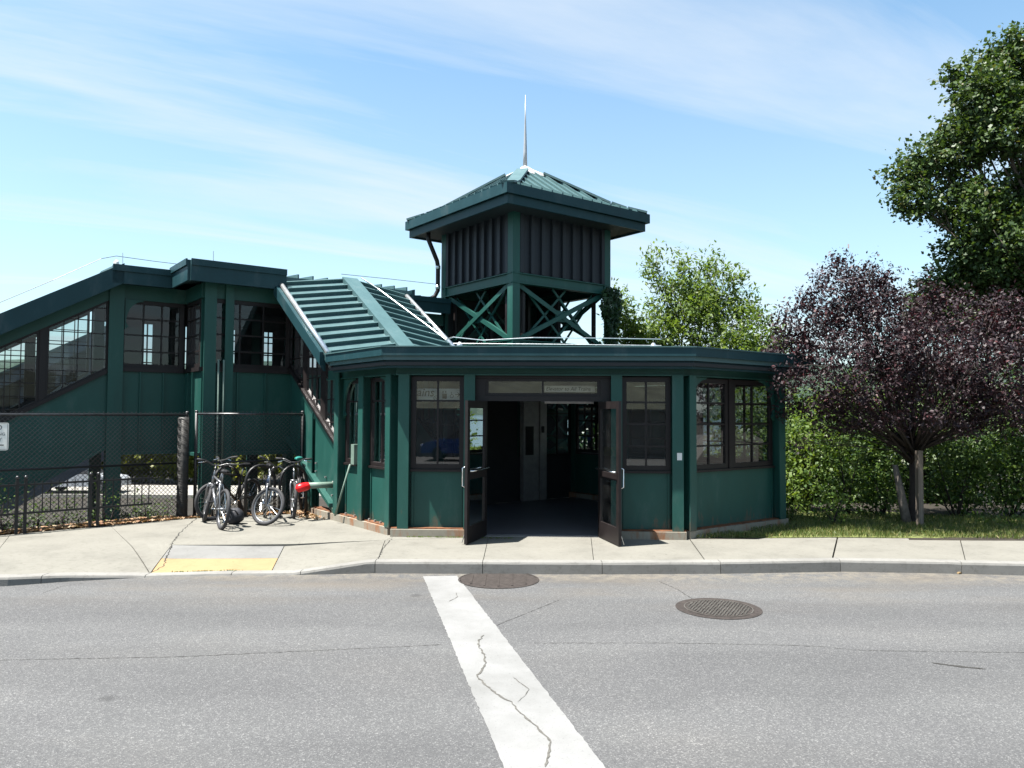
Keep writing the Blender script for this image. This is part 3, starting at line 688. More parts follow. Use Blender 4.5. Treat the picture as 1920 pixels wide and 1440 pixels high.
# the two open door leaves
def door(hinge_s, ang, sgn):
    hp = FF.pt(hinge_s, -0.02, 0); th = math.atan2(FF.n.y, FF.n.x) + ang
    d = Vector((math.cos(th), math.sin(th), 0)); fr = Frame(hp, hp + d, FF.a * sgn); W = 0.88; st = 0.10
    mb = MB()
    for a, b, z0, z1 in ((0, st, 0.012, 2.085), (W - st, W, 0.012, 2.085), (st, W - st, 0.012, 0.26), (st, W - st, 0.93, 1.03), (st, W - st, 1.975, 2.085)):
        fr.box(mb, a, b, -0.022, 0.022, z0, z1)
    dd = mb.build('door', 'frame', pav)
    for z0, z1 in ((0.26, 0.93), (1.03, 1.975)):
        mb = MB().poly([fr.pt(st, 0, z0), fr.pt(W - st, 0.001, z0), fr.pt(W - st, 0, z1), fr.pt(st, 0.001, z1)]); mb.build('pane', 'glass', dd)
    MB().tube([fr.pt(0.05, 0.03, 1.06), fr.pt(0.05, 0.075, 1.06), fr.pt(W - 0.05, 0.075, 1.06), fr.pt(W - 0.05, 0.03, 1.06)], 0.012, 8).build('push_bar', 'chrome', dd, smooth=True)
    MB().tube([fr.pt(W - 0.06, -0.022, 0.82), fr.pt(W - 0.06, -0.075, 0.84), fr.pt(W - 0.06, -0.075, 1.10), fr.pt(W - 0.06, -0.022, 1.12)], 0.011, 8).build('pull_handle', 'chrome', dd, smooth=True)
    MB().tube([fr.pt(W - 0.05, -0.03, 0.16), fr.pt(W - 0.05, -0.075, 0.02)], 0.008, 6).build('kick_stop', 'chrome', dd)
    mb = MB(); fr.box(mb, 0.04, 0.28, -0.07, -0.024, 1.99, 2.06); mb.build('door_closer', 'steel', dd)
    return dd
door(D0 + 0.01, R(-15), 1); door(D1 - 0.01, R(15), -1)
# roof with moulded eave
def offset_poly(pts, d):
    n = len(pts); res = []
    for i in range(n):
        p0, p1, p2 = Vector(pts[i-1]), Vector(pts[i]), Vector(pts[(i+1) % n])
        a = (p1 - p0).normalized(); b = (p2 - p1).normalized(); na, nb = Vector((a.y, -a.x)), Vector((b.y, -b.x))
        k = (na + nb); k = k / (k.dot(na)); res.append(p1 + k * d)
    return [(p.x, p.y) for p in res]
PAV = [A0, A1, A2, A3, A4]
def gpoly(pts, z): return [G(p[0], p[1], z) for p in pts]
PAVR = [A0, A1, A2, A3, (2.3, 2.6), (2.3, 1.42), (0, 1.42)]
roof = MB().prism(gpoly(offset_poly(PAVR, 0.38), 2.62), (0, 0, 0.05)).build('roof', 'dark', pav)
def eave_band(pts, d, z0, z1, t, mat, name, parent, skip=()):
    o_, i_ = offset_poly(pts, d), offset_poly(pts, d - t); n = len(pts)
    for k in range(n):
        if k in skip: continue
        k2 = (k + 1) % n; a, b, c, e = o_[k], o_[k2], i_[k2], i_[k]
        MB().hexa([G(*q, z0) for q in (a, b, c, e)], [G(*q, z1) for q in (a, b, c, e)]).build(name, mat, parent)
eave_band(PAVR, 0.34, 2.585, 2.70, 0.05, 'fascia', 'eave_moulding', roof, skip=(3, 4, 5))
eave_band(PAVR, 0.385, 2.70, 2.765, 0.06, 'fascia', 'eave_moulding', roof, skip=(3, 4, 5))
eave_band(PAVR, 0.44, 2.765, 2.895, 0.05, 'fascia', 'gutter', roof, skip=(3, 4, 5))
eave_band(PAVR, 0.455, 2.895, 2.912, 0.07, 'roof', 'gutter_lip', roof, skip=(3, 4, 5))
MB().prism(gpoly(offset_poly(PAVR, 0.39), 2.70), (0, 0, 0.17)).build('roof_deck', 'roof', roof)
i1 = offset_poly(PAV, -0.5); i2 = offset_poly(PAV, -0.62)
CURB = [(2.6, -1.3), (3.55, -2.1), (5.4, -2.1), (5.4, 2.2), (2.6, 2.2)]
MB().prism(gpoly(CURB, 2.87), (0, 0, 0.13)).build('roof_curb', 'roof', roof)
# lightning conductor and its little stands
def cable(pts, parent, r=0.006, mat='galv', name='lightning_cable'):
    return MB().tube(pts, r, 5).build(name, mat, parent)
c1 = [at(850, 632, 13.2), at(905, 638, 12.6), at(1000, 633, 12.7), at(1120, 634, 13.0), at(1240, 636, 13.3)]
cable(c1, roof, 0.008); cable([at(850, 644, 12.5), at(1000, 645, 12.5), at(1240, 648, 12.5)], roof, 0.006)
for px in (862, 1225):
    p = at(px, 641, 12.7); MB().tube([(p.x, p.y, 2.99), (p.x, p.y, 3.04), (p.x, p.y, 3.08)], [0.06, 0.05, 0.02], 10).build('cable_stand', 'galv', roof, smooth=True)
# interior: floor, ceiling, back wall, lift front
MB().prism(gpoly(offset_poly(PAV, -0.11), -0.15), (0, 0, 0.165)).build('floor', 'tile', pav)
FB = Frame(G(2.1, 2.6), G(5.9, 2.6), -W2)
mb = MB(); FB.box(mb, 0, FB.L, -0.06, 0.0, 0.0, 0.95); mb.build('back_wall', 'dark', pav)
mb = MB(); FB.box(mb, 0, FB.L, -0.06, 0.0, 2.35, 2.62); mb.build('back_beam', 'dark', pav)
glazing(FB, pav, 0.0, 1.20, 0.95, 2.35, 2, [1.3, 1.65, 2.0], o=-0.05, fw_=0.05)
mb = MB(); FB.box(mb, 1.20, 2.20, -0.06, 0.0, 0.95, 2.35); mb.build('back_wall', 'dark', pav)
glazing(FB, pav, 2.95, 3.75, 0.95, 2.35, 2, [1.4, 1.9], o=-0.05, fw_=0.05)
lift = thing('elevator', 'grey steel elevator front with dark call panel inside the doorway', 'elevator', G(4.6, 2.3))
FE = Frame(G(4.36, 2.45), G(5.2, 2.45), -W2)
mb = MB(); FE.box(mb, 0, 0.42, -0.12, 0.0, 0.016, 2.34); mb.build('portal_panel', 'steel', lift)
mb = MB(); FE.box(mb, 0.44, 0.62, -0.12, 0.03, 0.016, 2.34); mb.build('portal_post', 'steel', lift)
mb = MB(); FE.box(mb, 0.05, 0.26, 0.001, 0.02, 1.0, 1.62); mb.build('call_panel', 'black', lift)
mb = MB(); FE.box(mb, 0.47, 0.54, 0.031, 0.045, 1.48, 1.62); mb.build('call_button', 'black', lift)
# signs hanging inside
def hang_sign(name, label, fr, s0, s1, o, z0, z1):
    t = thing(name, label, 'sign', fr.pt((s0 + s1) / 2, o, z0))
    mb = MB(); fr.box(mb, s0, s1, o - 0.02, o, z0, z1); mb.build('board', 'signwhite', t); return t
def ring(fr, s_, z, r, o, parent, name='symbol', w=0.008, mat='ink'):
    pts = [fr.pt(s_ + r * math.cos(a), o, z + r * math.sin(a)) for a in np.linspace(0, 2 * math.pi, 20, endpoint=False)]
    return MB().tube(pts, w / 2, 4, closed=True).build(name, mat, parent)
sg = hang_sign('direction_sign', 'white trains sign with elevator and wheelchair symbols in the left window', FF, -0.05, 0.93, -0.16, 2.085, 2.285)
put_text('Trains', 0.18, FF, 0.055, -0.157, 2.165, 'ink', sg, 0.22, 0.002)
ring(FF, 0.545, 2.135, 0.035, -0.156, sg)
MB().bar(FF.pt(0.52, -0.156, 2.16), FF.pt(0.57, -0.156, 2.11), 0.004, 0.006, FF.n).build('symbol', 'ink', sg)
mb = MB(); FF.box(mb, 0.645, 0.715, -0.159, -0.156, 2.125, 2.205); mb.build('symbol', 'ink', sg)
for q in (0.655, 0.70): MB().bar(FF.pt(q, -0.156, 2.215), FF.pt(q, -0.156, 2.25), 0.012, 0.012).build('symbol', 'ink', sg)
ring(FF, 0.795, 2.165, 0.026, -0.156, sg); MB().bar(FF.pt(0.79, -0.156, 2.19), FF.pt(0.785, -0.156, 2.235), 0.012, 0.008).build('symbol', 'ink', sg)
mb = MB(); mb.bar(FF.pt(0.845, -0.156, 2.19), FF.pt(0.915, -0.156, 2.19), 0.004, 0.011); mb.bar(FF.pt(0.918, -0.156, 2.19), FF.pt(0.885, -0.156, 2.225), 0.004, 0.011); mb.bar(FF.pt(0.918, -0.156, 2.19), FF.pt(0.885, -0.156, 2.155), 0.004, 0.011); mb.build('arrow', 'ink', sg)
s2 = hang_sign('direction_sign', 'white sign with an up arrow behind the angled left window', FL, 0.35, 0.95, -0.12, 2.10, 2.30)
mb = MB(); mb.bar(FL.pt(0.62, -0.117, 2.13), FL.pt(0.62, -0.117, 2.27), 0.012, 0.004, FL.n); mb.bar(FL.pt(0.62, -0.117, 2.275), FL.pt(0.57, -0.117, 2.21), 0.012, 0.004, FL.n); mb.bar(FL.pt(0.62, -0.117, 2.275), FL.pt(0.67, -0.117, 2.21), 0.012, 0.004, FL.n); mb.build('arrow', 'ink', s2)
mb = MB(); s2b = thing('paper_notice', 'pale paper sheet taped inside the angled left window', 'notice', FL.pt(0.6, -0.06, 1.75)); FL.box(mb, 0.3, 0.98, -0.065, -0.06, 1.70, 2.02); mb.build('sheet', 'signwhite', s2b)
s3 = hang_sign('elevator_sign', 'long grey elevator sign seen through the glass above the doors', FF, 2.26, 3.06, -0.35, 2.245, 2.345)
put_text('Elevator to All Trains', 0.082, FF, 2.28, -0.347, 2.268, 'ink', s3, 0.22, 0.0005)
mb = MB(); FF.box(mb, 2.26, 3.05, -0.5, -0.46, 2.06, 2.12); lt = mb.build('transom_sign_back', 'steel', pav)  # pale back of the transom sign, no lamp inside
nt = thing('paper_notice', 'small white paper taped to the right front post', 'notice', FF.pt(SP[3], 0.14, 1.1)); mb = MB(); FF.box(mb, SP[3] - 0.015, SP[3] + 0.06, 0.121, 0.124, 1.20, 1.31); mb.build('sheet', 'white', nt)
# standpipe inlet on the left side
sp_ = thing('standpipe_inlet', 'grey green pipe with red cap beside the parked bicycles', 'pipe', FL.pt(2.36, 0, 0.3))
MB().tube([FL.pt(2.36, 0.0, 0.60), FL.pt(2.36, 0.52, 0.61)], 0.055, 14).build('pipe', 'pipegreen', sp_, smooth=True)
MB().tube([FL.pt(2.36, 0.0, 0.60), FL.pt(2.36, 0.05, 0.60)], 0.07, 14).build('flange', 'steel', sp_, smooth=True)
MB().tube([FL.pt(2.36, 0.50, 0.61), FL.pt(2.36, 0.54, 0.60), FL.pt(2.36, 0.62, 0.585), FL.pt(2.36, 0.70, 0.57), FL.pt(2.36, 0.73, 0.565)], [0.062, 0.072, 0.078, 0.07, 0.03], 14).build('cap', 'red', sp_, smooth=True)
# conduit pole leaning on the left side, with a box
cp = thing('conduit_pole', 'thin grey pole leaning against the angled left wall under a green box', 'pole', FL.pt(1.7, 0.2, 0.12))
MB().tube([FL.pt(1.78, 0.26, 0.13), FL.pt(1.42, 0.16, 1.02)], 0.017, 8).build('pole', 'pipegreen', cp, smooth=True)
mb = MB(); FL.box(mb, 1.36, 1.48, 0.0, 0.12, 1.02, 1.36); mb.build('box', 'pipegreen', cp)

# ================================================================ STAIR FROM PAVILION UP TO THE FOOTBRIDGE
SL = 0.577
stc = thing('covered_stair', 'green covered stair with ribbed metal roof climbing from the pavilion', 'stairway', G(1.05, 3.8))
SC = 0.63
rail = lambda t: 1.305 + (t - 2.27) * SC
lowl = lambda t: 0.20 + (t - 2.35) * 0.52
eave = lambda t: 2.92 + (t - 1.95) * 0.65
T0, T1 = 2.06, 4.75
FLs = FL; FRs = Frame(G(2.1, 0), G(2.1, 6), U2)
for fr, nm in ((FLs, 'l'), (FRs, 'r')):
    cuts = [T0, 2.95, 3.85, T1]
    for a, b in zip(cuts, cuts[1:]):
        mb = MB(); fr.quadbox(mb, [(a, lowl(a)), (b, lowl(b)), (b, rail(b)), (a, rail(a))], -0.03, 0.0); mb.build('side_panel', 'green', stc)
        glazing(fr, stc, a + 0.07, b - 0.07, lambda t: rail(t) + 0.06, lambda t: eave(t) - 0.32, 3, [1.3 + 0.42 * k for k in range(9)], o=-0.04, fw_=0.04, mw=0.02)
    mb = MB(); fr.quadbox(mb, [(T0, rail(T0)), (T1, rail(T1)), (T1, rail(T1) + 0.05), (T0, rail(T0) + 0.05)], -0.06, 0.07); mb.build('hand_rail_cap', 'frame', stc)
    mb = MB(); fr.quadbox(mb, [(T0, rail(T0) - 0.12), (T1, rail(T1) - 0.12), (T1, rail(T1) - 0.005), (T0, rail(T0) - 0.005)], 0.001, 0.03); mb.build('moulding', 'green', stc)
    mb = MB(); fr.quadbox(mb, [(T0, lowl(T0) - 0.02), (T1, lowl(T1) - 0.02), (T1, lowl(T1) + 0.05), (T0, lowl(T0) + 0.05)], 0.001, 0.11); mb.build('stringer_flange', 'green', stc)
    mb = MB(); fr.quadbox(mb, [(T0, eave(T0) - 0.32), (T1, eave(T1) - 0.32), (T1, eave(T1) - 0.12), (T0, eave(T0) - 0.12)], -0.05, 0.05); mb.build('eave_beam', 'green', stc)
    for t in (2.95, 3.85):
        mb = MB(); fr.box(mb, t - .07, t + .07, -0.045, 0.012, rail(t) + .05, eave(t) - .32); mb.build('mullion', 'frame', stc)
for t, z0 in ((3.42, -0.4), (T1 - 0.02, -1.5)):
    zt_ = rail(t) - .15 if t < 4 else eave(t) - .3
    post(FLs, t, stc, z0=z0, z1=zt_, w=0.22, d=0.16, o=-0.1); post(FRs, t, stc, z0=z0, z1=zt_, w=0.2, d=0.16, o=-0.1)
for k in range(10):
    t = 1.98 + 0.265 * k; zt = 0.17 * (k + 1)
    MB().hexa([G(0.03, t, zt - 0.2), G(2.07, t, zt - 0.2), G(2.07, t + 0.3, zt - 0.05), G(0.03, t + 0.3, zt - 0.05)], [G(0.03, t, zt), G(2.07, t, zt), G(2.07, t + 0.264, zt), G(0.03, t + 0.264, zt)]).build('step', 'dark', stc)
# gable roof following the slope
RX0, RX1, RXM, RH = -0.42, 2.46, 1.10, 0.24
def rz(x, t): return eave(t) + RH * (1 - abs(x - RXM) / (RXM - RX0))
TB, TT = 1.80, 4.28
mb = MB()
for xa, xb in ((RX0, RXM), (RXM, RX1)):
    mb.hexa([G(xa, TB, rz(xa, TB) - 0.10), G(xb, TB, rz(xb, TB) - 0.10), G(xb, TT, rz(xb, TT) - 0.10), G(xa, TT, rz(xa, TT) - 0.10)], [G(xa, TB, rz(xa, TB)), G(xb, TB, rz(xb, TB)), G(xb, TT, rz(xb, TT)), G(xa, TT, rz(xa, TT))])
croof = mb.build('roof', 'roof', stc)
nrm = Vector((0, -0.65, 1)).normalized()
def ribh(x, t, h): return G(x, t, rz(x, t)) + (W2 * nrm.y + Vector((0, 0, nrm.z))) * h
t = TB + 0.12
while t < TT:
    for xa, xb in ((RX0 + 0.10, RXM - 0.14), (RXM + 0.14, RX1 - 0.06)):
        w_ = 0.026; h = 0.068
        MB().hexa([ribh(xa, t, -0.01), ribh(xb, t, -0.01), ribh(xb, t + w_, -0.01), ribh(xa, t + w_, -0.01)], [ribh(xa, t, h), ribh(xb, t, h), ribh(xb, t + w_, h), ribh(xa, t + w_, h)]).build('roof_rib', 'roof', croof)
    t += 0.232
mb = MB(); hh = 0.10
mb.hexa([ribh(RXM - 0.17, TB, 0.0), ribh(RXM + 0.17, TB, 0.0), ribh(RXM + 0.17, TT, 0.0), ribh(RXM - 0.17, TT, 0.0)], [ribh(RXM - 0.17, TB, hh), ribh(RXM + 0.17, TB, hh), ribh(RXM + 0.17, TT, hh), ribh(RXM - 0.17, TT, hh)])
mb.build('ridge_cap', 'roof', croof)
TG = TB + 0.14
for x_, sg_ in ((RX0, -1), (RX1, 1)):
    mb = MB(); mb.hexa([G(x_ + sg_*0.02, TG, rz(x_, TG) - 0.20), G(x_ + sg_*0.09, TG, rz(x_, TG) - 0.20), G(x_ + sg_*0.09, TT, rz(x_, TT) - 0.20), G(x_ + sg_*0.02, TT, rz(x_, TT) - 0.20)], [G(x_ + sg_*0.02, TG, rz(x_, TG) + 0.03), G(x_ + sg_*0.09, TG, rz(x_, TG) + 0.03), G(x_ + sg_*0.09, TT, rz(x_, TT) + 0.03), G(x_ + sg_*0.02, TT, rz(x_, TT) + 0.03)])
    mb.build('gutter', 'fascia', croof)
    mb = MB(); mb.hexa([G(x_ - sg_*0.02, TG, rz(x_, TG) - 0.30), G(x_ + sg_*0.018, TG, rz(x_, TG) - 0.30), G(x_ + sg_*0.018, TT, rz(x_, TT) - 0.30), G(x_ - sg_*0.02, TT, rz(x_, TT) - 0.30)], [G(x_ - sg_*0.02, TG, rz(x_, TG) - 0.02), G(x_ + sg_*0.018, TG, rz(x_, TG) - 0.02), G(x_ + sg_*0.018, TT, rz(x_, TT) - 0.02), G(x_ - sg_*0.02, TT, rz(x_, TT) - 0.02)])
    mb.build('fascia_board', 'fascia', croof)
MB().tube([ribh(RX0 + 0.03, TB + 0.1, 0.05), ribh(RX0 + 0.03, TT - 0.1, 0.05)], 0.045, 12).build('gutter_guard', 'galv', croof, smooth=True)
MB().tube([ribh(RX1 - 0.02, TB + 0.3, 0.05), ribh(RX1 - 0.02, TT - 0.05, 0.05)], 0.045, 12).build('gutter_guard', 'galv', croof, smooth=True)
cable([ribh(1.35, TT, 0.14), ribh(1.6, 4.0, 0.12), ribh(1.95, 3.2, 0.12), ribh(2.3, 2.4, 0.12), c1[0]], croof, 0.012)

# ================================================================ FOOTBRIDGE
fb = thing('footbridge', 'dark green enclosed footbridge on posts behind the chain link fence', 'bridge', G(-1, 7.5, -1.5))
SILL, BOT, ETOP = 2.755, 1.06, 4.655
YA, YB, XL, XBL, XE, XBR = 5.83, 4.6, -3.09, -1.735, 4.38, -0.29
FA = Frame(G(XL, YA), G(XE, YA), -W2); FBY = Frame(G(XBL, YB), G(XBR + .3, YB), -W2); FBS = Frame(G(XBL, YB), G(XBL, YA), -U2); FK = Frame(G(XL, YA + 2.3), G(XE, YA + 2.3), W2)
def enclosure(fr, s0, s1, parent, cols, cuts, z4=(3.08, 3.4, 3.72), gm='glass'):
    mb = MB(); fr.box(mb, s0, s1, -0.10, 0.10, BOT, BOT + 0.06); fr.box(mb, s0, s1, 0.0, 0.02, BOT + 0.06, SILL - 0.08); mb.build('girder', 'green', parent)
    mb = MB(); fr.box(mb, s0, s1, -0.06, 0.07, SILL - 0.08, SILL); mb.build('sill', 'frame', parent)
    mb = MB(); fr.box(mb, s0, s1, -0.06, 0.04, 4.085, 4.37); mb.build('head_beam', 'green', parent)
    for a, b in zip(cuts, cuts[1:]):
        glazing(fr, parent, a + 0.05, b - 0.05, SILL, 4.085, cols, z4, o=-0.04, fw_=0.08, mw=0.03, gmat=gm)
        for q in (a + (b-a) * .33, a + (b-a) * .66):
            mb = MB(); fr.box(mb, q - 0.012, q + 0.012, 0.021, 0.07, BOT + 0.07, SILL - 0.09); mb.build('stiffener', 'green', parent)
LA = XBL - XL
enclosure(FA, 0, LA, fb, 3, [0.08, LA]); enclosure(FBY, 0, FBY.L, fb, 3, [0.1, FBY.L]); enclosure(FBS, 0, FBS.L, fb, 2, [0.1, FBS.L])
enclosure(FA, 2.1 - XL, FA.L, fb, 3, [2.1 - XL, 3.2 - XL, FA.L]); 
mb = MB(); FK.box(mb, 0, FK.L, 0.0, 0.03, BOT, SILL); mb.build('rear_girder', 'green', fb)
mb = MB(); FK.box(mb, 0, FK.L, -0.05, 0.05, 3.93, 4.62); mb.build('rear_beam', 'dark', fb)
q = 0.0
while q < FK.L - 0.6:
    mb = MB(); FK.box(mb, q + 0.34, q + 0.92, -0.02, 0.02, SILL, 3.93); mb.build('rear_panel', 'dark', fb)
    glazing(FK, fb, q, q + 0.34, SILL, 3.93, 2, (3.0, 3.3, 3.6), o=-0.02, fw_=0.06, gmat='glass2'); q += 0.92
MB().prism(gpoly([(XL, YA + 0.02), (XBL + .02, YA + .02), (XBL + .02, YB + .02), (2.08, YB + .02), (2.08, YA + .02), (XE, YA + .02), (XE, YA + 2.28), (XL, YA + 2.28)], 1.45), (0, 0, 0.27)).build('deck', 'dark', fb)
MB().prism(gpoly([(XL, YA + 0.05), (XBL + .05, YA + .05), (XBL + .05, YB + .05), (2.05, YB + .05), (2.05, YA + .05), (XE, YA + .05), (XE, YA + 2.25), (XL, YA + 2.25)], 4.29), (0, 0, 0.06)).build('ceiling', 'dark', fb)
# big posts
for fr, s_, w_ in ((FA, 0.05, 0.26), (FBY, 0.10, 0.22), (FBY, 0.46, 0.16), (FA, 3.2 - XL, .2), (FK, .1, .2), (FK, 3.5, .2), (FK, 7, .2)):
    mb = MB(); fr.box(mb, s_ - w_/2, s_ + w_/2, 0.08, 0.11, -2.2, 4.37); fr.box(mb, s_ - 0.015, s_ + 0.015, -0.1, 0.079, -2.2, 4.37); fr.box(mb, s_ - w_/2, s_ + w_/2, -0.13, -0.10, -2.2, 4.37); mb.build('post', 'green', fb)
# conduits beside the bay corner post
for s_, z0 in ((0.26, 0.3), (0.36, 0.9)):
    MB().tube([FBY.pt(s_, 0.12, z0), FBY.pt(s_, 0.12, 2.9)], 0.02, 8).build('conduit', 'pipegreen', fb, smooth=True)
bracket(FA, 0.2, 1, fb, o=0.05, r=0.34, z=4.08)
# roof of the bridge: low gable, ribs run down to the eave
def broof(x0, x1, y0, y1, ze, rise, parent, step=0.33, mono=False):
    ym_ = y1 if mono else (y0 + y1) / 2; mb = MB()
    segs = [((y0, ze), (ym_, ze + rise))] + ([] if mono else [((ym_, ze + rise), (y1, ze))])
    for (ya, za_), (yb, zb) in segs:
        mb.hexa([G(x0, ya, za_ - 0.1), G(x1, ya, za_ - 0.1), G(x1, yb, zb - 0.1), G(x0, yb, zb - 0.1)], [G(x0, ya, za_), G(x1, ya, za_), G(x1, yb, zb), G(x0, yb, zb)])
    rf = mb.build('roof', 'roof', parent); x = x0 + 0.05
    while x < x1 - 0.05:
        for (ya, za_), (yb, zb) in segs:
            MB().hexa([G(x, ya, za_), G(x + .03, ya, za_), G(x + .03, yb, zb), G(x, yb, zb)], [G(x, ya, za_ + .08), G(x + .03, ya, za_ + .08), G(x + .03, yb, zb + .08), G(x, yb, zb + .08)]).build('roof_rib', 'roof', rf)
        x += step
    return rf
def fasc(p0, p1, outward, z0, z1, parent, mat='fascia', t=0.05):
    fr = Frame(p0, p1, outward); mb = MB(); fr.box(mb, 0, fr.L, 0, t, z0, z1); fr.box(mb, 0, fr.L, t, t + 0.03, z1 - 0.10, z1 + 0.02); return mb.build('fascia_board', mat, parent)
ra = broof(XL - 0.1, XBR - .2, YA - 0.4, YA + 2.7, ETOP - 0.06, 0.10, fb)
fasc(G(XL - 0.1, YA - 0.42), G(XBL - 0.35, YA - 0.42), -W2, 4.32, ETOP, ra)
rc = broof(XBR - .1, 2.56, 4.24, YA + 2.7, ETOP - 0.06, 0.16, fb, 0.31)
fasc(G(2.58, 4.22), G(2.58, YA - .4), U2, 4.32, ETOP - .04, rc)
rd = broof(2.56, 4.38, YA - 0.3, YA + 2.7, ETOP + 0.02, 0.16, fb, 0.31)
fasc(G(2.62, YA - .32), G(4.38, YA - .32), -W2, 4.36, ETOP + .05, rd)
rb = broof(XBL - 0.34, XBR, YB - 0.36, YA - 0.2, ETOP - 0.02, 0.10, fb, mono=True)
fasc(G(XBL - 0.36, YB - 0.40), G(XBR, YB - 0.40), -W2, 4.32, ETOP + 0.05, rb); fasc(G(XBL - 0.36, YB - 0.40), G(XBL - 0.36, YA - 0.4), -U2, 4.32, ETOP + 0.05, rb)
# lightning rods, vent, cable on the bridge roof
for px, y0, y1, Y in ((230, 506, 474, 15.1), (400, 500, 471, 15.0), (367, 500, 492, 14.9)):
    MB().tube([at(px, y0 + 6, Y), at(px, y1, Y)], 0.007, 5).build('lightning_rod', 'galv', fb)
vp = at(218, 503, 15.1); MB().tube([vp - Vector((0, 0, 0.1)), vp + Vector((0, 0, 0.12)), vp + Vector((0, 0, 0.16))], [0.05, 0.05, 0.03], 10).build('vent_cap', 'white', fb, smooth=True)
cable([at(-60, 610, 13.8), at(0, 567, 14.0), at(100, 525, 14.4), at(190, 485, 14.9), at(218, 480, 15.1), at(290, 490, 15.6), at(365, 499, 16.0), at(430, 503, 16.2)], fb, 0.006, 'black')
cable([at(640, 514, 17), at(730, 523, 18), at(820, 533, 19.2)], fb, 0.006, 'black')

# ---- second covered stair going down on the left
ste = thing('covered_stair', 'dark green covered stair with gridded windows sloping down at left edge', 'stairway', G(-4.6, 7.5, -1.0))
FEs = Frame(G(XL, YA), G(XL - 6, YA), -W2); FEb = Frame(G(XL, YA + 2.3), G(XL - 6, YA + 2.3), W2)
r2 = lambda s_: SILL - s_ * SL
def stair_side(fr, gm, T=4.9):
    cuts = [0.02, 1.15, 2.3, 3.5, T]
    for a, b in zip(cuts, cuts[1:]):
        glazing(fr, ste, a + 0.05, b - 0.05, lambda s_: r2(s_) + 0.0, lambda s_: r2(s_) + 1.33, 4, [0.2 + 0.245 * k for k in range(18)], o=-0.03, fw_=0.045, mw=0.016, gmat=gm)
        mb = MB(); fr.quadbox(mb, [(a, r2(a) - 0.08), (b, r2(b) - 0.08), (b, r2(b) - 1.47), (a, r2(a) - 1.47)], 0.0, 0.02); mb.build('side_panel', 'green', ste)
    mb = MB(); fr.quadbox(mb, [(0, r2(0) - 0.08), (T, r2(T) - 0.08), (T, r2(T)), (0, r2(0))], -0.05, 0.07); mb.build('hand_rail_cap', 'frame', ste)
    mb = MB(); fr.quadbox(mb, [(0, r2(0) + 1.33), (T, r2(T) + 1.33), (T, r2(T) + 1.63), (0, r2(0) + 1.63)], -0.05, 0.05); mb.build('eave_beam', 'green', ste)
    mb = MB(); fr.quadbox(mb, [(0, r2(0) - 1.54), (T, r2(T) - 1.54), (T, r2(T) - 1.47), (0, r2(0) - 1.47)], -0.1, 0.08); mb.build('stringer_flange', 'green', ste)
    for s_ in (1.15, 2.3, 3.5):
        mb = MB(); fr.quadbox(mb, [(s_ - .05, r2(s_ - .05)), (s_ + .05, r2(s_ + .05)), (s_ + .05, r2(s_ + .05) + 1.33), (s_ - .05, r2(s_ - .05) + 1.33)], -0.05, 0.045); mb.build('mullion', 'frame', ste)
stair_side(FEs, 'glass'); stair_side(FEb, 'glass')
def e_pt(s_, y, z): return G(XL - s_, y, z)
ze = lambda s_: ETOP - 0.05 - s_ * SL
mb = MB(); ymid = YA + 1.15
for ya, yb, da, db in ((YA - 0.4, ymid, -.04, 0.10), (ymid, YA + 2.7, 0.10, 0)):
    mb.hexa([e_pt(4.9, ya, ze(4.9) + da - .1), e_pt(-0.1, ya, ze(-0.1) + da - .1), e_pt(-0.1, yb, ze(-0.1) + db - .1), e_pt(4.9, yb, ze(4.9) + db - .1)], [e_pt(4.9, ya, ze(4.9) + da), e_pt(-0.1, ya, ze(-0.1) + da), e_pt(-0.1, yb, ze(-.1) + db), e_pt(4.9, yb, ze(4.9) + db)])
er = mb.build('roof', 'roof', ste)
for k in range(15):
    s_ = 0.1 + k * 0.33
    for ya, yb, da, db in ((YA - 0.4, ymid, -.04, 0.10), (ymid, YA + 2.7, 0.10, 0)):
        MB().hexa([e_pt(s_, ya, ze(s_) + da), e_pt(s_ + .03, ya, ze(s_ + .03) + da), e_pt(s_ + .03, yb, ze(s_ + .03) + db), e_pt(s_, yb, ze(s_) + db)], [e_pt(s_ + .05, ya, ze(s_) + da + .02), e_pt(s_ + .08, ya, ze(s_) + da + .02), e_pt(s_ + .08, yb, ze(s_) + db + .02), e_pt(s_ + .05, yb, ze(s_) + db + .02)]).build('roof_rib', 'roof', er)
mb = MB(); yf = YA - 0.42
mb.hexa([e_pt(4.9, yf - .05, ze(4.9) - .33), e_pt(-.1, yf - .05, ze(-.1) - .33), e_pt(-.1, yf, ze(-.1) - .33), e_pt(4.9, yf, ze(4.9) - .33)], [e_pt(4.9, yf - .05, ze(4.9) + .05), e_pt(-.1, yf - .05, ze(-.1) + .05), e_pt(-.1, yf, ze(-.1) + .05), e_pt(4.9, yf, ze(4.9) + .05)])
mb.build('fascia_board', 'fascia', er)
for k in range(16):
    s_ = 0.1 + k * 0.29; z = 1.75 - s_ * SL
    MB().hexa([e_pt(s_ + .3, YA + .05, z - .2), e_pt(s_, YA + .05, z - .05), e_pt(s_, YA + 2.25, z - .05), e_pt(s_ + .3, YA + 2.25, z - .2)], [e_pt(s_ + .29, YA + .05, z), e_pt(s_, YA + .05, z), e_pt(s_, YA + 2.25, z), e_pt(s_ + .29, YA + 2.25, z)]).build('step', 'dark', ste)
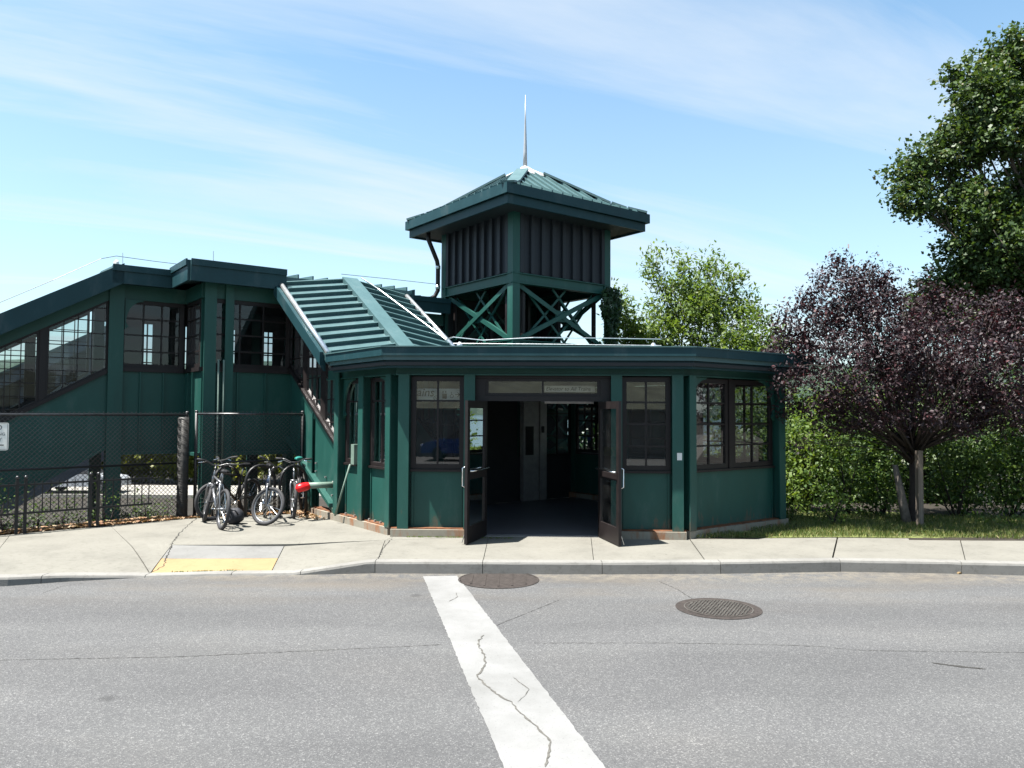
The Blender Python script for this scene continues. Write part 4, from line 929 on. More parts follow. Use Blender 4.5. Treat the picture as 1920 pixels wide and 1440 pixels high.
# ---- a parallel stair house beyond the tracks, seen through the glass
far = thing('stair_house', 'distant grey green stair house with sloping roof seen through left stair windows', 'building', G(-7, 14, -1.6))
FFa = Frame(G(-0.6, 13.2), G(-9.0, 13.2), -W2); rf2 = lambda s_: 2.95 - s_ * SL
mb = MB(); FFa.quadbox(mb, [(0, rf2(0) - 1.6), (8.2, rf2(8.2) - 1.6), (8.2, rf2(8.2)), (0, rf2(0))], -0.05, 0); mb.build('front_wall', 'farwall', far)
mb = MB(); FFa.quadbox(mb, [(0, rf2(0) - 1.6), (8.2, rf2(8.2) - 1.6), (8.2, rf2(8.2) + 1.9), (0, rf2(0) + 1.9)], -2.4, -2.35); mb.build('rear_wall', 'farwall', far)
mb = MB(); FFa.quadbox(mb, [(-0.3, rf2(-.3) + 1.75), (8.4, rf2(8.4) + 1.75), (8.4, rf2(8.4) + 2.1), (-0.3, rf2(-.3) + 2.1)], -2.7, 0.4); fro = mb.build('roof', 'farwall', far)
mb = MB(); FFa.quadbox(mb, [(-0.3, rf2(-.3) + 2.1), (8.4, rf2(8.4) + 2.1), (8.4, rf2(8.4) + 2.16), (-0.3, rf2(-.3) + 2.16)], 0.3, 0.48); mb.build('gutter', 'roof', fro)
for k in range(10):
    s_ = 0.1 + k * 0.8; mb = MB(); FFa.box(mb, s_ - .12, s_ + .12, -0.05, 0.03, rf2(s_ + .12), rf2(s_ + .12) + 1.95); mb.build('post', 'farwall', far)

# ================================================================ ELEVATOR TOWER
TX, TY, TW = 4.42, 2.95, 3.02
tow = thing('elevator_tower', 'square green steel elevator tower with hipped ribbed roof and white spire', 'tower', G(TX + TW/2, TY + TW/2))
FTl = Frame(G(TX, TY + TW), G(TX, TY), -U2); FTr = Frame(G(TX, TY), G(TX + TW, TY), -W2); FTb = Frame(G(TX + TW, TY), G(TX + TW, TY + TW), U2); FTk = Frame(G(TX + TW, TY + TW), G(TX, TY + TW), W2)
for cx, cy in ((0, 0), (TW, 0), (0, TW), (TW, TW)):
    p = G(TX + cx, TY + cy); mb = MB(); a = 0.20
    sx_, sy_ = (1 if cx == 0 else -1), (1 if cy == 0 else -1)
    mb.hexa([G(TX+cx, TY+cy, -1), G(TX+cx+sx_*a, TY+cy, -1), G(TX+cx+sx_*a, TY+cy+sy_*.03, -1), G(TX+cx, TY+cy+sy_*.03, -1)], [G(TX+cx, TY+cy, 6.5), G(TX+cx+sx_*a, TY+cy, 6.5), G(TX+cx+sx_*a, TY+cy+sy_*.03, 6.5), G(TX+cx, TY+cy+sy_*.03, 6.5)])
    mb.hexa([G(TX+cx, TY+cy+sy_*.03, -1), G(TX+cx+sx_*.03, TY+cy+sy_*.03, -1), G(TX+cx+sx_*.03, TY+cy+sy_*a, -1), G(TX+cx, TY+cy+sy_*a, -1)], [G(TX+cx, TY+cy+sy_*.03, 6.5), G(TX+cx+sx_*.03, TY+cy+sy_*.03, 6.5), G(TX+cx+sx_*.03, TY+cy+sy_*a, 6.5), G(TX+cx, TY+cy+sy_*a, 6.5)])
    mb.build('post', 'green', tow)
for fr in (FTl, FTr, FTb, FTk):
    for z0, z1 in ((4.82, 5.06), (3.42, 3.55), (1.85, 2.0), (0.3, 0.5)):
        mb = MB(); fr.box(mb, 0.03, TW - 0.03, -0.06, -0.032, z0, z1); fr.box(mb, 0.03, TW - 0.03, -0.14, 0.015, z1 - 0.02, z1); fr.box(mb, 0.03, TW - 0.03, -0.14, 0.015, z0, z0 + 0.02); mb.build('beam', 'green', tow)
    # siding with deep battens
    mb = MB(); fr.box(mb, 0.05, TW - 0.05, -0.10, -0.07, 5.06, 6.5); sid = mb.build('siding', 'siding', tow)
    nb = 9
    for k in range(nb):
        s_ = 0.26 + (TW - 0.5) * k / (nb - 1); mb = MB()
        fr.box(mb, s_ - 0.05, s_ + 0.05, -0.07, 0.0, 5.075, 6.45); mb.build('batten', 'siding', sid)
    # crossed braces, three lifts
    for z0, z1 in ((3.55, 4.82), (2.0, 3.42), (0.5, 1.85)):
        for (sa, za_), (sb, zb) in (((0.2, z0), (TW - 0.2, z1)), ((0.2, z1), (TW - 0.2, z0))):
            pa, pb = fr.pt(sa, -0.09, za_), fr.pt(sb, -0.09, zb); d = (pb - pa).normalized(); nrm_ = fr.n.cross(d).normalized()
            mb = MB(); off = 0.04 if za_ == z0 else 0.0
            mb.bar(pa + fr.n * off, pb + fr.n * off, 0.012, 0.10, nrm_); q = nrm_ * 0.046 * (1 if nrm_.z > 0 else -1)
            mb.bar(pa + fr.n * (off - 0.03) + q, pb + fr.n * (off - 0.03) + q, 0.07, 0.012, nrm_); mb.build('brace', 'green', tow)
        for (sa, za_), (sb, zb) in (((0.42, z0), (TW / 2 + 0.2, z1)), ((TW / 2 - 0.2, z1), (TW - 0.42, z0)), ((0.42, z1), (TW / 2 + 0.2, z0)), ((TW / 2 - 0.2, z0), (TW - 0.42, z1))):
            mb = MB(); mb.bar(fr.pt(sa, -0.19, za_), fr.pt(sb, -0.19, zb), 0.03, 0.05); mb.build('light_brace', 'green', tow)
        c = fr.pt(TW / 2, -0.10, (z0 + z1) / 2); mb = MB(); fr.box(mb, TW/2 - .17, TW/2 + .17, -0.115, -0.10, (z0+z1)/2 - .13, (z0+z1)/2 + .13); mb.build('gusset_plate', 'green', tow)
        for s_ in (0.42, TW - 0.42):
            mb = MB(); fr.box(mb, s_ - .035, s_ + .035, -0.2, -0.13, z0, z1); mb.build('inner_mullion', 'frame', tow)
# lift shaft inside: guide rails, car and glass
for x_, y_ in ((0.9, 0.9), (2.1, 0.9), (2.1, 2.1), (0.9, 2.1)):
    MB().box(G(TX + x_, TY + y_, 2.6), (0.08, 0.08, 6.2), ANG).build('guide_rail', 'black', tow)
MB().box(G(TX + 1.35, TY + 1.5, 1.2), (1.7, 1.7, 2.3), ANG).build('lift_car', 'dark', tow)
MB().box(G(TX + 1.5, TY + 1.5, 5.6), (2.5, 2.5, 0.9), ANG).build('machine_floor', 'dark', tow)
for fr in (FTk,):
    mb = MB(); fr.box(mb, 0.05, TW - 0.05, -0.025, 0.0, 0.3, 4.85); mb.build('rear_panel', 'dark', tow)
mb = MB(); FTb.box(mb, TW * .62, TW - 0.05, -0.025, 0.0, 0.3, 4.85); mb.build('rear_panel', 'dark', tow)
# roof
CXm, CYm = TX + TW/2, TY + TW/2; hw = TW / 2
prof = [(hw + 0.66, 6.79), (hw + 0.30, 6.92), (hw + 0.02, 7.06), (0.34, 7.86)]
def sq(r, z): return [G(CXm + a * r, CYm + b * r, z) for a, b in ((-1, -1), (1, -1), (1, 1), (-1, 1))]
mb = MB(); rings = [sq(r, z) for r, z in prof]
for rg in rings: mb.v += [tuple(p) for p in rg]
for k in range(len(rings) - 1):
    for j in range(4): mb.f.append([k*4+j, k*4+(j+1) % 4, k*4+4+(j+1) % 4, k*4+4+j])
mb.f.append([len(rings)*4 - 4 + j for j in range(4)]); mb.f.append([3, 2, 1, 0])
trf = mb.build('roof', 'roof', tow)
def face_pt(side, along, r, z):
    a, b = ((along, -r), (r, along), (-along, r), (-r, -along))[side]; return G(CXm + a, CYm + b, z)
def zprof(r): return float(np.interp(-r, [-q[0] for q in prof], [q[1] for q in prof]))
for side in range(4):
    k = -6
    while k <= 6:
        al = k * 0.30; rmin = max(abs(al) + 0.10, 0.36); rs = [hw + 0.64] + [r for r in (hw + .3, hw + .02) if r > rmin] + [rmin]
        if rs[0] > rmin + 0.05:
            mb = MB()
            for ra_, rb_ in zip(rs, rs[1:]):
                za_, zb = zprof(ra_), zprof(rb_); h = 0.06
                mb.hexa([face_pt(side, al - .018, ra_, za_), face_pt(side, al + .018, ra_, za_), face_pt(side, al + .018, rb_, zb), face_pt(side, al - .018, rb_, zb)], [face_pt(side, al - .018, ra_, za_ + h), face_pt(side, al + .018, ra_, za_ + h), face_pt(side, al + .018, rb_, zb + h), face_pt(side, al - .018, rb_, zb + h)])
            mb.build('roof_rib', 'roof', trf)
        k += 1
for a, b in ((-1, -1), (1, -1), (1, 1), (-1, 1)):
    mb = MB()
    for (ra_, za_), (rb_, zb) in zip(prof, prof[1:]):
        mb.bar(G(CXm + a*ra_*.985, CYm + b*ra_*.985, za_ + .035), G(CXm + a*rb_, CYm + b*rb_, zb + .035), 0.30, 0.05)
    mb.build('hip_cap', 'roof', trf)
TS = [(CXm - hw, CYm - hw), (CXm + hw, CYm - hw), (CXm + hw, CYm + hw), (CXm - hw, CYm + hw)]
eave_band(TS, 0.68, 6.58, 6.80, 0.05, 'fascia', 'fascia_board', trf); eave_band(TS, 0.60, 6.38, 6.579, 0.05, 'fascia', 'fascia_board', trf)
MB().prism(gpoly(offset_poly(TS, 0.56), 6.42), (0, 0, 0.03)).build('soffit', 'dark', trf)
mb = MB(); r3 = [sq(0.42, 7.82), sq(0.40, 7.87), sq(0.16, 8.02), sq(0.13, 8.04), sq(0.05, 8.12)]
for rg in r3: mb.v += [tuple(p) for p in rg]
for k in range(4):
    for j in range(4): mb.f.append([k*4+j, k*4+(j+1) % 4, k*4+4+(j+1) % 4, k*4+4+j])
mb.f.append([16, 17, 18, 19]); mb.build('spire_base', 'white', trf)
pc = G(CXm, CYm); MB().tube([(pc.x, pc.y, 8.0), (pc.x, pc.y, 8.5), (pc.x, pc.y, 9.3), (pc.x, pc.y, 9.95)], [0.058, 0.046, 0.02, 0.005], 12).build('spire', 'galvs', trf, smooth=True)
# downspout at the left corner
dsx = [FTl.pt(0.05, 0.42, 6.42), FTl.pt(0.05, 0.42, 6.25), FTl.pt(0.0, 0.13, 5.75), FTl.pt(0.0, 0.10, 5.6), FTl.pt(0.0, 0.10, 5.0), FTl.pt(-0.05, 0.16, 4.85), FTl.pt(-0.1, 0.34, 4.75)]
dso = MB().tube(dsx, 0.055, 12).build('downspout', 'frame', tow, smooth=True)
for z in (5.05, 5.55): MB().tube([FTl.pt(0, 0.10, z), FTl.pt(0, 0.10, z + 0.08)], 0.062, 12).build('pipe_band', 'galv', dso, smooth=True)

# ================================================================ FENCES
def fence_chain(p0, p1, h, label, roll=False):
    t = thing('chain_link_fence', label, 'fence', (p0 + p1) / 2); fr = Frame(p0, p1, (0, -1)); mb = MB(); sp = 0.075; w = 0.0065
    zb = lambda s_: 0.04
    n = int((fr.L + h) / sp)
    for k in range(n):
        a = k * sp
        for sg_ in (1, -1):
            # wire from bottom (a) rising right, and mirrored
            s0, z0, s1, z1 = a - h, 0.05, a, 0.05 + h
            if s0 < 0: z0 += -s0; s0 = 0
            if s1 > fr.L: z1 -= (s1 - fr.L); s1 = fr.L
            if s1 - s0 < 0.02: continue
            if sg_ < 0: s0, s1 = fr.L - s0, fr.L - s1
            mb.bar(fr.pt(s0, 0.002 * sg_, z0), fr.pt(s1, 0.002 * sg_, z1), w, w, fr.n)
    mb.build('wire_mesh', 'galvblack', t, kind='stuff')
    MB().tube([fr.pt(0, 0, h), fr.pt(fr.L, 0, h)], 0.021, 8).build('top_rail', 'galvblack', t, smooth=True)
    MB().tube([fr.pt(0, 0.0, 0.97), fr.pt(fr.L, 0.0, 0.97)], 0.018, 8).build('mid_rail', 'black', t, smooth=True)
    k = 1
    for i in range(k + 1):
        s_ = fr.L * i / k
        po = MB().tube([fr.pt(s_, -0.03, -0.3), fr.pt(s_, -0.03, h + 0.03)], 0.03, 10).build('post', 'black', t, smooth=True)
        MB().ball(fr.pt(s_, -0.03, h + 0.045), 0.036, 10, 6, (1, 1, 0.7)).build('post_cap', 'galvblack', po, smooth=True)
    return t
M['galvblack'] = simple('worn_black_rail', (0.06, 0.06, 0.062), 0.32, 0.6, 0.4, 30)
PF0 = Vector((-10.2, 9.75, 0)); PF1 = Vector((-5.92, 14.05, 0)); PF2 = Vector((-4.08, 15.0, 0))
fence_chain(PF0, PF1, 1.84, 'tall black chain link fence with mid rail at left edge')
fence_chain(PF1 + Vector((0.14, 0.05, 0)), PF2, 1.86, 'short black chain link fence panel behind the parked bicycles')
# rolled-up mesh standing at the gap
rl_ = thing('mesh_roll', 'upright roll of dark wire mesh standing between two fence panels', 'mesh roll', PF1 + Vector((0.02, -0.22, 0)))
c0 = PF1 + Vector((0.02, -0.22, 0)); MB().tube([c0 + Vector((0, 0, 0.02)), c0 + Vector((0, 0, 1.80))], 0.085, 14).build('core', 'rollcore', rl_, smooth=True) if False else None
M['rollcore'] = simple('mesh_core', (0.045, 0.044, 0.042), 0.6, 0.3, 0.4, 20)
MB().tube([c0 + Vector((0, 0, 0.02)), c0 + Vector((0, 0, 1.80))], 0.088, 14).build('core', 'rollcore', rl_, smooth=True)
mb = MB()
for k in range(72):
    z = 0.03 + k * 0.0245
    mb.tube([c0 + Vector((0.094 * math.cos(a), 0.094 * math.sin(a), z + 0.012 * math.sin(a * 4 + k))) for a in np.linspace(0, 2 * math.pi, 16, endpoint=False)], 0.0055, 4, closed=True)
mb.build('wire_coil', 'rollcore', rl_, kind='stuff')
# low picket guard rail with paired posts
pk = thing('picket_fence', 'low black picket fence with paired ball topped posts along the sidewalk', 'fence', (PF0 + PF1) / 2)
fp = Frame(PF0 + Vector((0.36, -0.1, 0)), PF1 + Vector((-0.1, -0.56, 0)), (1, -1))
for z in (0.30, 0.74):
    mb = MB(); fp.box(mb, 0, fp.L - 0.25, -0.015, 0.015, z, z + 0.03); mb.build('rail', 'black', pk)
s_ = 0.05; i = 0
while s_ < fp.L - 0.25:
    if i % 9 in (0, 1):
        po = MB(); fp.box(po, s_ - .02, s_ + .02, -0.02, 0.02, -0.05, 0.84); po = po.build('post', 'black', pk); MB().ball(fp.pt(s_, 0, 0.87), 0.03, 8, 6).build('post_cap', 'galvblack', po, smooth=True)
    else:
        mb = MB(); fp.box(mb, s_ - .007, s_ + .007, -0.007, 0.007, 0.30, 0.80); mb.build('picket', 'black', pk)
    s_ += 0.115; i += 1
# traffic sign on the fence at the left edge
pc_ = at(-8, 819, 11.45); fs = Frame((pc_.x - 0.15, pc_.y - 0.15), (pc_.x + 0.15, pc_.y + 0.15), (1, -1)); fs = Frame((pc_.x - 0.16, pc_.y - 0.05), (pc_.x + 0.16, pc_.y + 0.05), (0, -1))
ps = thing('parking_sign', 'white parking sign with black letters cut off by left photo edge', 'sign', (pc_.x, pc_.y, 1.2))
def rrect(x0, x1, z0, z1, r, n=5):
    P = []
    for cx, cz, a0 in ((x1 - r, z1 - r, 0), (x0 + r, z1 - r, 90), (x0 + r, z0 + r, 180), (x1 - r, z0 + r, 270)):
        for k in range(n + 1): a = R(a0 + 90 * k / n); P.append((cx + r * math.cos(a), cz + r * math.sin(a)))
    return P
mb = MB(); fs.quadbox(mb, rrect(0, fs.L, 1.31, 1.72, 0.03), 0, 0.004); mb.build('plate', 'signwhite', ps)
for a, b, c, d in ((0.012, fs.L - .012, 1.322, 1.327), (0.012, fs.L - .012, 1.703, 1.708)):
    mb = MB(); fs.box(mb, a, b, 0.0045, 0.006, c, d); mb.build('border', 'ink', ps)
for a in (0.012, fs.L - 0.017):
    mb = MB(); fs.box(mb, a, a + .005, 0.0045, 0.006, 1.33, 1.70); mb.build('border', 'ink', ps)
put_text('NO', 0.10, fs, 0.09, 0.005, 1.615, 'ink', ps); put_text('PARKING', 0.062, fs, 0.03, 0.005, 1.53, 'ink', ps); put_text('ANY', 0.08, fs, 0.085, 0.005, 1.44, 'ink', ps)
mb = MB(); fs.box(mb, 0.05, fs.L - 0.06, 0.0045, 0.006, 1.38, 1.395); mb.build('arrow', 'ink', ps)

# ================================================================ BICYCLES AND RACKS
def bicycle(label, rear, heading, steer, lean, paint, saddle='black', seat_h=0.92, bar_h=1.02, rise=True, fork='silver'):
    t = thing('bicycle', label, 'bicycle', rear, 'bicycles parked by the rack')
    h = Vector((heading[0], heading[1], 0)).normalized(); sd_ = Vector((-h.y, h.x, 0)); base = Vector(rear)
    q = Matrix.Rotation(lean, 3, h)
    def L(x, y, z): return base + q @ (h * x + sd_ * y + Vector((0, 0, z)))
    r = 0.325; wb = 1.05
    top = Vector((0.80, 0, 0.86)); axis = (Vector((0.93, 0, 0.52)) - top).normalized()
    sm = Matrix.Rotation(-steer, 3, axis)
    def S(x, y, z):
        p = top + sm @ (Vector((x, y, z)) - top); return L(*p)
    def wheel(f):
        cx = wb if f is S else 0.0
        c = [f(cx + r * math.cos(a), 0, r + r * math.sin(a)) for a in np.linspace(0, 2 * math.pi, 36, endpoint=False)]
        w = MB().tube([f(cx, -0.05, r), f(cx, 0.05, r)], 0.022, 8).build('wheel', 'silver', t, smooth=True)
        ri = r - 0.024
        MB().tube([f(cx + ri * math.cos(a), 0, r + ri * math.sin(a)) for a in np.linspace(0, 2 * math.pi, 36, endpoint=False)], 0.030, 8, closed=True).build('tyre', 'rubber', w, smooth=True)
        rr = r - 0.055
        MB().tube([f(cx + rr * math.cos(a), 0, r + rr * math.sin(a)) for a in np.linspace(0, 2 * math.pi, 36, endpoint=False)], 0.012, 6, closed=True).build('rim', 'silver', w, smooth=True)
        mb = MB()
        for k in range(18):
            a = 2 * math.pi * k / 18; o_ = 0.03 * (1 if k % 2 else -1)
            mb.tube([f(cx + 0.02 * math.cos(a + .8), o_, r + 0.02 * math.sin(a + .8)), f(cx + rr * math.cos(a), 0, r + rr * math.sin(a))], 0.0025, 3)
        mb.build('spokes', 'chrome', w, kind='stuff')
    wheel(L); wheel(S)
    bb = (0.42, 0, 0.29); st = (0.30, 0, 0.72); hd = (0.82, 0, 0.80); hd2 = (0.87, 0, 0.68)
    mb = MB(); mb.tube([L(*bb), L(*st)], 0.019); mb.tube([L(*st), L(*hd)], 0.019); mb.tube([L(*bb), L(*hd2)], 0.023); mb.tube([L(*hd2), L(*hd)], 0.024)
    for s_ in (-0.055, 0.055):
        mb.tube([L(0, s_, r), L(0.40, s_ * .6, 0.29), L(*bb)], 0.011); mb.tube([L(0, s_, r), L(0.29, s_ * .5, 0.69), L(*st)], 0.010)
    mb.build('frame', paint, t, smooth=True)
    mb = MB()
    for s_ in (-0.06, 0.06): mb.tube([S(wb, s_, r), S(0.93, s_, 0.60), S(0.90, s_ * .7, 0.66)], [0.012, 0.017, 0.018])
    mb.tube([S(0.90, -0.06, 0.66), S(0.90, 0.06, 0.66)], 0.018); mb.tube([S(0.90, 0, 0.66), S(0.80, 0, 0.90)], 0.017)
    mb.build('fork', fork, t, smooth=True)
    mb = MB(); mb.tube([S(0.80, 0, 0.88), S(0.86, 0, bar_h - .03)], 0.016)
    mb.tube([S(0.74, -0.31, bar_h + .03), S(0.80, -0.16, bar_h + .02), S(0.86, -0.06, bar_h - .03), S(0.86, 0.06, bar_h - .03), S(0.80, 0.16, bar_h + .02), S(0.74, 0.31, bar_h + .03)], 0.012)
    hb = mb.build('handlebar', 'galvblack', t, smooth=True)
    for s_ in (-1, 1):
        MB().tube([S(0.78, s_ * 0.20, bar_h + .024), S(0.74, s_ * 0.32, bar_h + .03)], 0.018).build('grip', 'rubber', hb, smooth=True)
        MB().tube([S(0.80, s_ * 0.17, bar_h + .01), S(0.86, s_ * 0.22, bar_h - .01), S(0.85, s_ * 0.29, bar_h - .03)], 0.007, 6).build('brake_lever', 'chrome', hb)
    MB().tube([S(0.83, 0.18, bar_h), S(0.98, 0.10, bar_h - .02), S(1.0, 0.03, bar_h - .12), S(0.93, 0.02, 0.72)], 0.004, 4).build('brake_cable', 'black', t)
    MB().tube([S(0.83, -0.18, bar_h), S(0.97, -0.08, bar_h - .04), L(0.86, -0.03, 0.82), L(0.6, -0.025, 0.77), L(0.32, -0.02, 0.73)], 0.004, 4).build('brake_cable', 'black', t)
    MB().tube([L(*st), L(0.255, 0, seat_h - .03)], 0.014).build('seat_post', 'silver', t, smooth=True)
    mb = MB(); P = [(0.07, 0.0, .02), (0.12, .075, .035), (0.20, .075, .04), (0.28, .03, .035), (0.38, .018, .025), (0.40, .004, .015)]
    rings_ = []
    for x, w_, hh_ in P:
        rings_.append([L(x, w_ * math.cos(a), seat_h + hh_ * math.sin(a)) for a in np.linspace(0, 2 * math.pi, 10, endpoint=False)])
    for rg in rings_: mb.v += [tuple(p) for p in rg]
    for k in range(len(P) - 1):
        for j in range(10): mb.f.append([k*10+j, k*10+(j+1) % 10, k*10+10+(j+1) % 10, k*10+10+j])
    mb.f.append(list(range(10))[::-1]); mb.f.append([len(P)*10-10+j for j in range(10)])
    mb.build('saddle', saddle, t, smooth=True)
    cr = MB().tube([L(bb[0] + 0.09 * math.cos(a), -0.05, bb[2] + 0.09 * math.sin(a)) for a in np.linspace(0, 2 * math.pi, 20, endpoint=False)], 0.006, 5, closed=True)
    for s_, dx_, dz_ in ((-0.08, 0.12, -0.12), (0.08, -0.12, 0.12)): cr.tube([L(bb[0], s_ * .5, bb[2]), L(bb[0], s_, bb[2]), L(bb[0] + dx_, s_, bb[2] + dz_)], 0.009, 6)
    cr = cr.build('crank', 'chrome', t)
    for s_, dx_, dz_ in ((-1, 0.12, -0.12), (1, -0.12, 0.12)):
        MB().box(L(bb[0] + dx_, s_ * 0.13, bb[2] + dz_), (0.08, 0.09, 0.02), math.atan2(h.y, h.x)).build('pedal', 'black', cr)
    MB().tube([L(0, -0.05, r + .03), L(bb[0], -0.05, bb[2] + .09)], 0.004, 4).build('chain', 'black', t)
    return t
bicycle('silver and black bicycle leaning by the mesh roll, rear wheel toward street', gp(414, 993), (-0.58, 0.82), R(-12), R(6), 'silver')
bicycle('dark blue bicycle in the middle with front wheel turned broadside', gp(496, 984) - Vector((0.32, -0.98, 0)) * 0.98, (0.30, -0.95), R(52), R(-5), 'bluebike', seat_h=0.95)
bicycle('silver forked bicycle nearest the red capped pipe', gp(552, 971) - Vector((0.12, -0.99, 0)) * 1.03, (0.12, -0.99), R(16), R(4), 'black', 'teal', seat_h=1.02)
bicycle('black bicycle with wide bars hidden behind the leftmost bicycle', Vector((-4.95, 14.55, 0)), (-0.30, -0.95), R(-20), R(-4), 'black', bar_h=1.06)
for i, (p, a, lb) in enumerate(((Vector((-5.15, 13.95, 0)), 62, 'black hoop bike rack behind the leftmost bicycles'), (Vector((-4.62, 14.2, 0)), 50, 'black hoop bike rack beside the middle bicycle'), (Vector((-4.0, 14.15, 0)), 55, 'black hoop bike rack nearest the building'))):
    t = thing('bike_rack', lb, 'bike rack', p, 'hoop bike racks'); d = Vector((math.cos(R(a)), math.sin(R(a)), 0)); hw_ = 0.30; pts = [p - d * hw_ + Vector((0, 0, -.05)), p - d * hw_ + Vector((0, 0, .62))]
    pts += [p - d * hw_ * math.cos(b) + Vector((0, 0, .62 + 0.30 * math.sin(b))) for b in np.linspace(0.25, math.pi - .25, 10)] + [p + d * hw_ + Vector((0, 0, .62)), p + d * hw_ + Vector((0, 0, -.05))]
    MB().tube(pts, 0.028, 10).build('hoop', 'black', t, smooth=True)
    for sg_ in (-1, 1): MB().tube([p + d * hw_ * sg_ + Vector((0, 0, 0)), p + d * hw_ * sg_ + Vector((0, 0, 0.012))], 0.06, 12).build('foot_plate', 'black', t)
# bag on the ground
bp_ = gp(437, 984); bag = thing('bag', 'black backpack lying on the sidewalk between bicycles', 'bag', bp_)
mb = MB(); mb.ball((bp_.x, bp_.y + .1, 0.135), 0.16, 16, 10, (0.95, 0.8, 0.86))
for k, v_ in enumerate(mb.v):
    d = 0.035 * noise.noise(Vector(v_) * 9); mb.v[k] = (v_[0] + d, v_[1] + d * .5, max(0.004, v_[2] + d))
mb.build('body', 'bagcloth', bag, smooth=True)
MB().tube([(bp_.x - .08, bp_.y, .2), (bp_.x - .06, bp_.y - .08, .26), (bp_.x + .06, bp_.y - .08, .25), (bp_.x + .09, bp_.y - .02, .17)], 0.014, 6).build('strap', 'bagcloth', bag, smooth=True)

# ================================================================ ROAD COVERS
def cover(name, label, c, r, kind):
    t = thing(name, label, 'manhole', c); z = c.z + 0.004
    def disc(mb, r0, r1, z_, n=48):
        for k in range(n):
            a, b = 2 * math.pi * k / n, 2 * math.pi * (k + 1) / n
            P = [(c.x + r0 * math.cos(a), c.y + r0 * math.sin(a), z_), (c.x + r1 * math.cos(a), c.y + r1 * math.sin(a), z_), (c.x + r1 * math.cos(b), c.y + r1 * math.sin(b), z_), (c.x + r0 * math.cos(b), c.y + r0 * math.sin(b), z_)]
            mb.poly(P if r0 > 0 else [P[0], P[1], P[2]])
    if kind == 'a':
        mb = MB(); disc(mb, r * .96, r, z + .003); mb.build('ring', 'iron', t)
        mb = MB(); disc(mb, 0, r * .955, z); mb.build('lid', 'iron', t)
        for k in range(-2, 3):
            x = k * r * .33; l_ = math.sqrt(max(0, (r*.9)**2 - x*x)); MB().box((c.x + x, c.y, z + .003), (.022, l_ * 1.7, .005)).build('lid_rib', 'iron', t)
    else:
        mb = MB(); disc(mb, r * .80, r, z + .001); mb.build('ring', 'iron', t)
        mb = MB(); disc(mb, r * .78, r * .80, z + .006); mb.build('inner_ring', 'iron2', t)
        mb = MB(); disc(mb, 0, r * .775, z + .002); mb.build('lid', 'iron', t)
        mb = MB()
        for i in range(-9, 10):
            for j in range(-9, 10):
                x, y = i * .037 + (j % 2) * .018, j * .037
                if x*x + y*y < (r*.74)**2: mb.box((c.x + x, c.y + y, z + .006), (.024, .013, .008), R(45 if (i + j) % 2 else -45))
        mb.build('stud_pattern', 'iron2', t, kind='stuff')
cover('storm_cover', 'rusty round drain cover in the road against the kerb', gr(935, 1087), 0.50, 'a')
cover('manhole_cover', 'studded round manhole cover in the road at right', gr(1347, 1141), 0.445, 'b')

# ================================================================ PARKED CARS beyond
def car(label, loc, rz, paint):
    t = thing('parked_car', label, 'car', loc, 'cars parked beyond the footbridge'); q = Matrix.Rotation(rz, 3, 'Z'); b = Vector(loc)
    T = lambda x, y, z: b + q @ Vector((x, y, z))
    body = [(-2.15, .35), (-2.15, .75), (-1.95, .92), (-1.2, .98), (1.0, .95), (1.95, .80), (2.15, .60), (2.15, .35)]
    MB().prism([T(x, -.85, z) for x, z in body], q @ Vector((0, 1.7, 0))).build('body', paint, t)
    cab = [(-1.75, .95), (-1.15, 1.42), (0.15, 1.45), (0.95, .95)]
    cb = [(x, z) for x, z in cab]
    MB().hexa([T(-1.75, -.8, .95), T(.95, -.8, .95), T(.95, .8, .95), T(-1.75, .8, .95)], [T(-1.15, -.62, 1.43), T(.12, -.62, 1.45), T(.12, .62, 1.45), T(-1.15, .62, 1.43)]).build('cabin', 'black', t)
    MB().hexa([T(-1.2, -.64, 1.42), T(.16, -.64, 1.44), T(.16, .64, 1.44), T(-1.2, .64, 1.42)], [T(-1.1, -.58, 1.47), T(.06, -.58, 1.49), T(.06, .58, 1.49), T(-1.1, .58, 1.47)]).build('roof', paint, t)
    for x in (-1.35, 1.35):
        for y in (-.78, .78):
            w = MB().tube([T(x, y - .1, .32), T(x, y + .1, .32)], 0.32, 18).build('wheel', 'rubber', t); MB().tube([T(x, y - .11, .32), T(x, y + .11, .32)], 0.18, 12).build('rim', 'silver', w)
    for y in (-.6, .6): MB().box(T(2.15, y, .66), (.06, .3, .12), rz).build('headlight', 'white', t)
cr_ = car('dark blue car parked across the street, mirrored in the front windows', (-3.4, -9.2, -0.15), R(180), 'carblue')
car('silver car parked beyond the tracks at far left', (-21.8, 39.0, -2.195), R(2), 'carsilver')

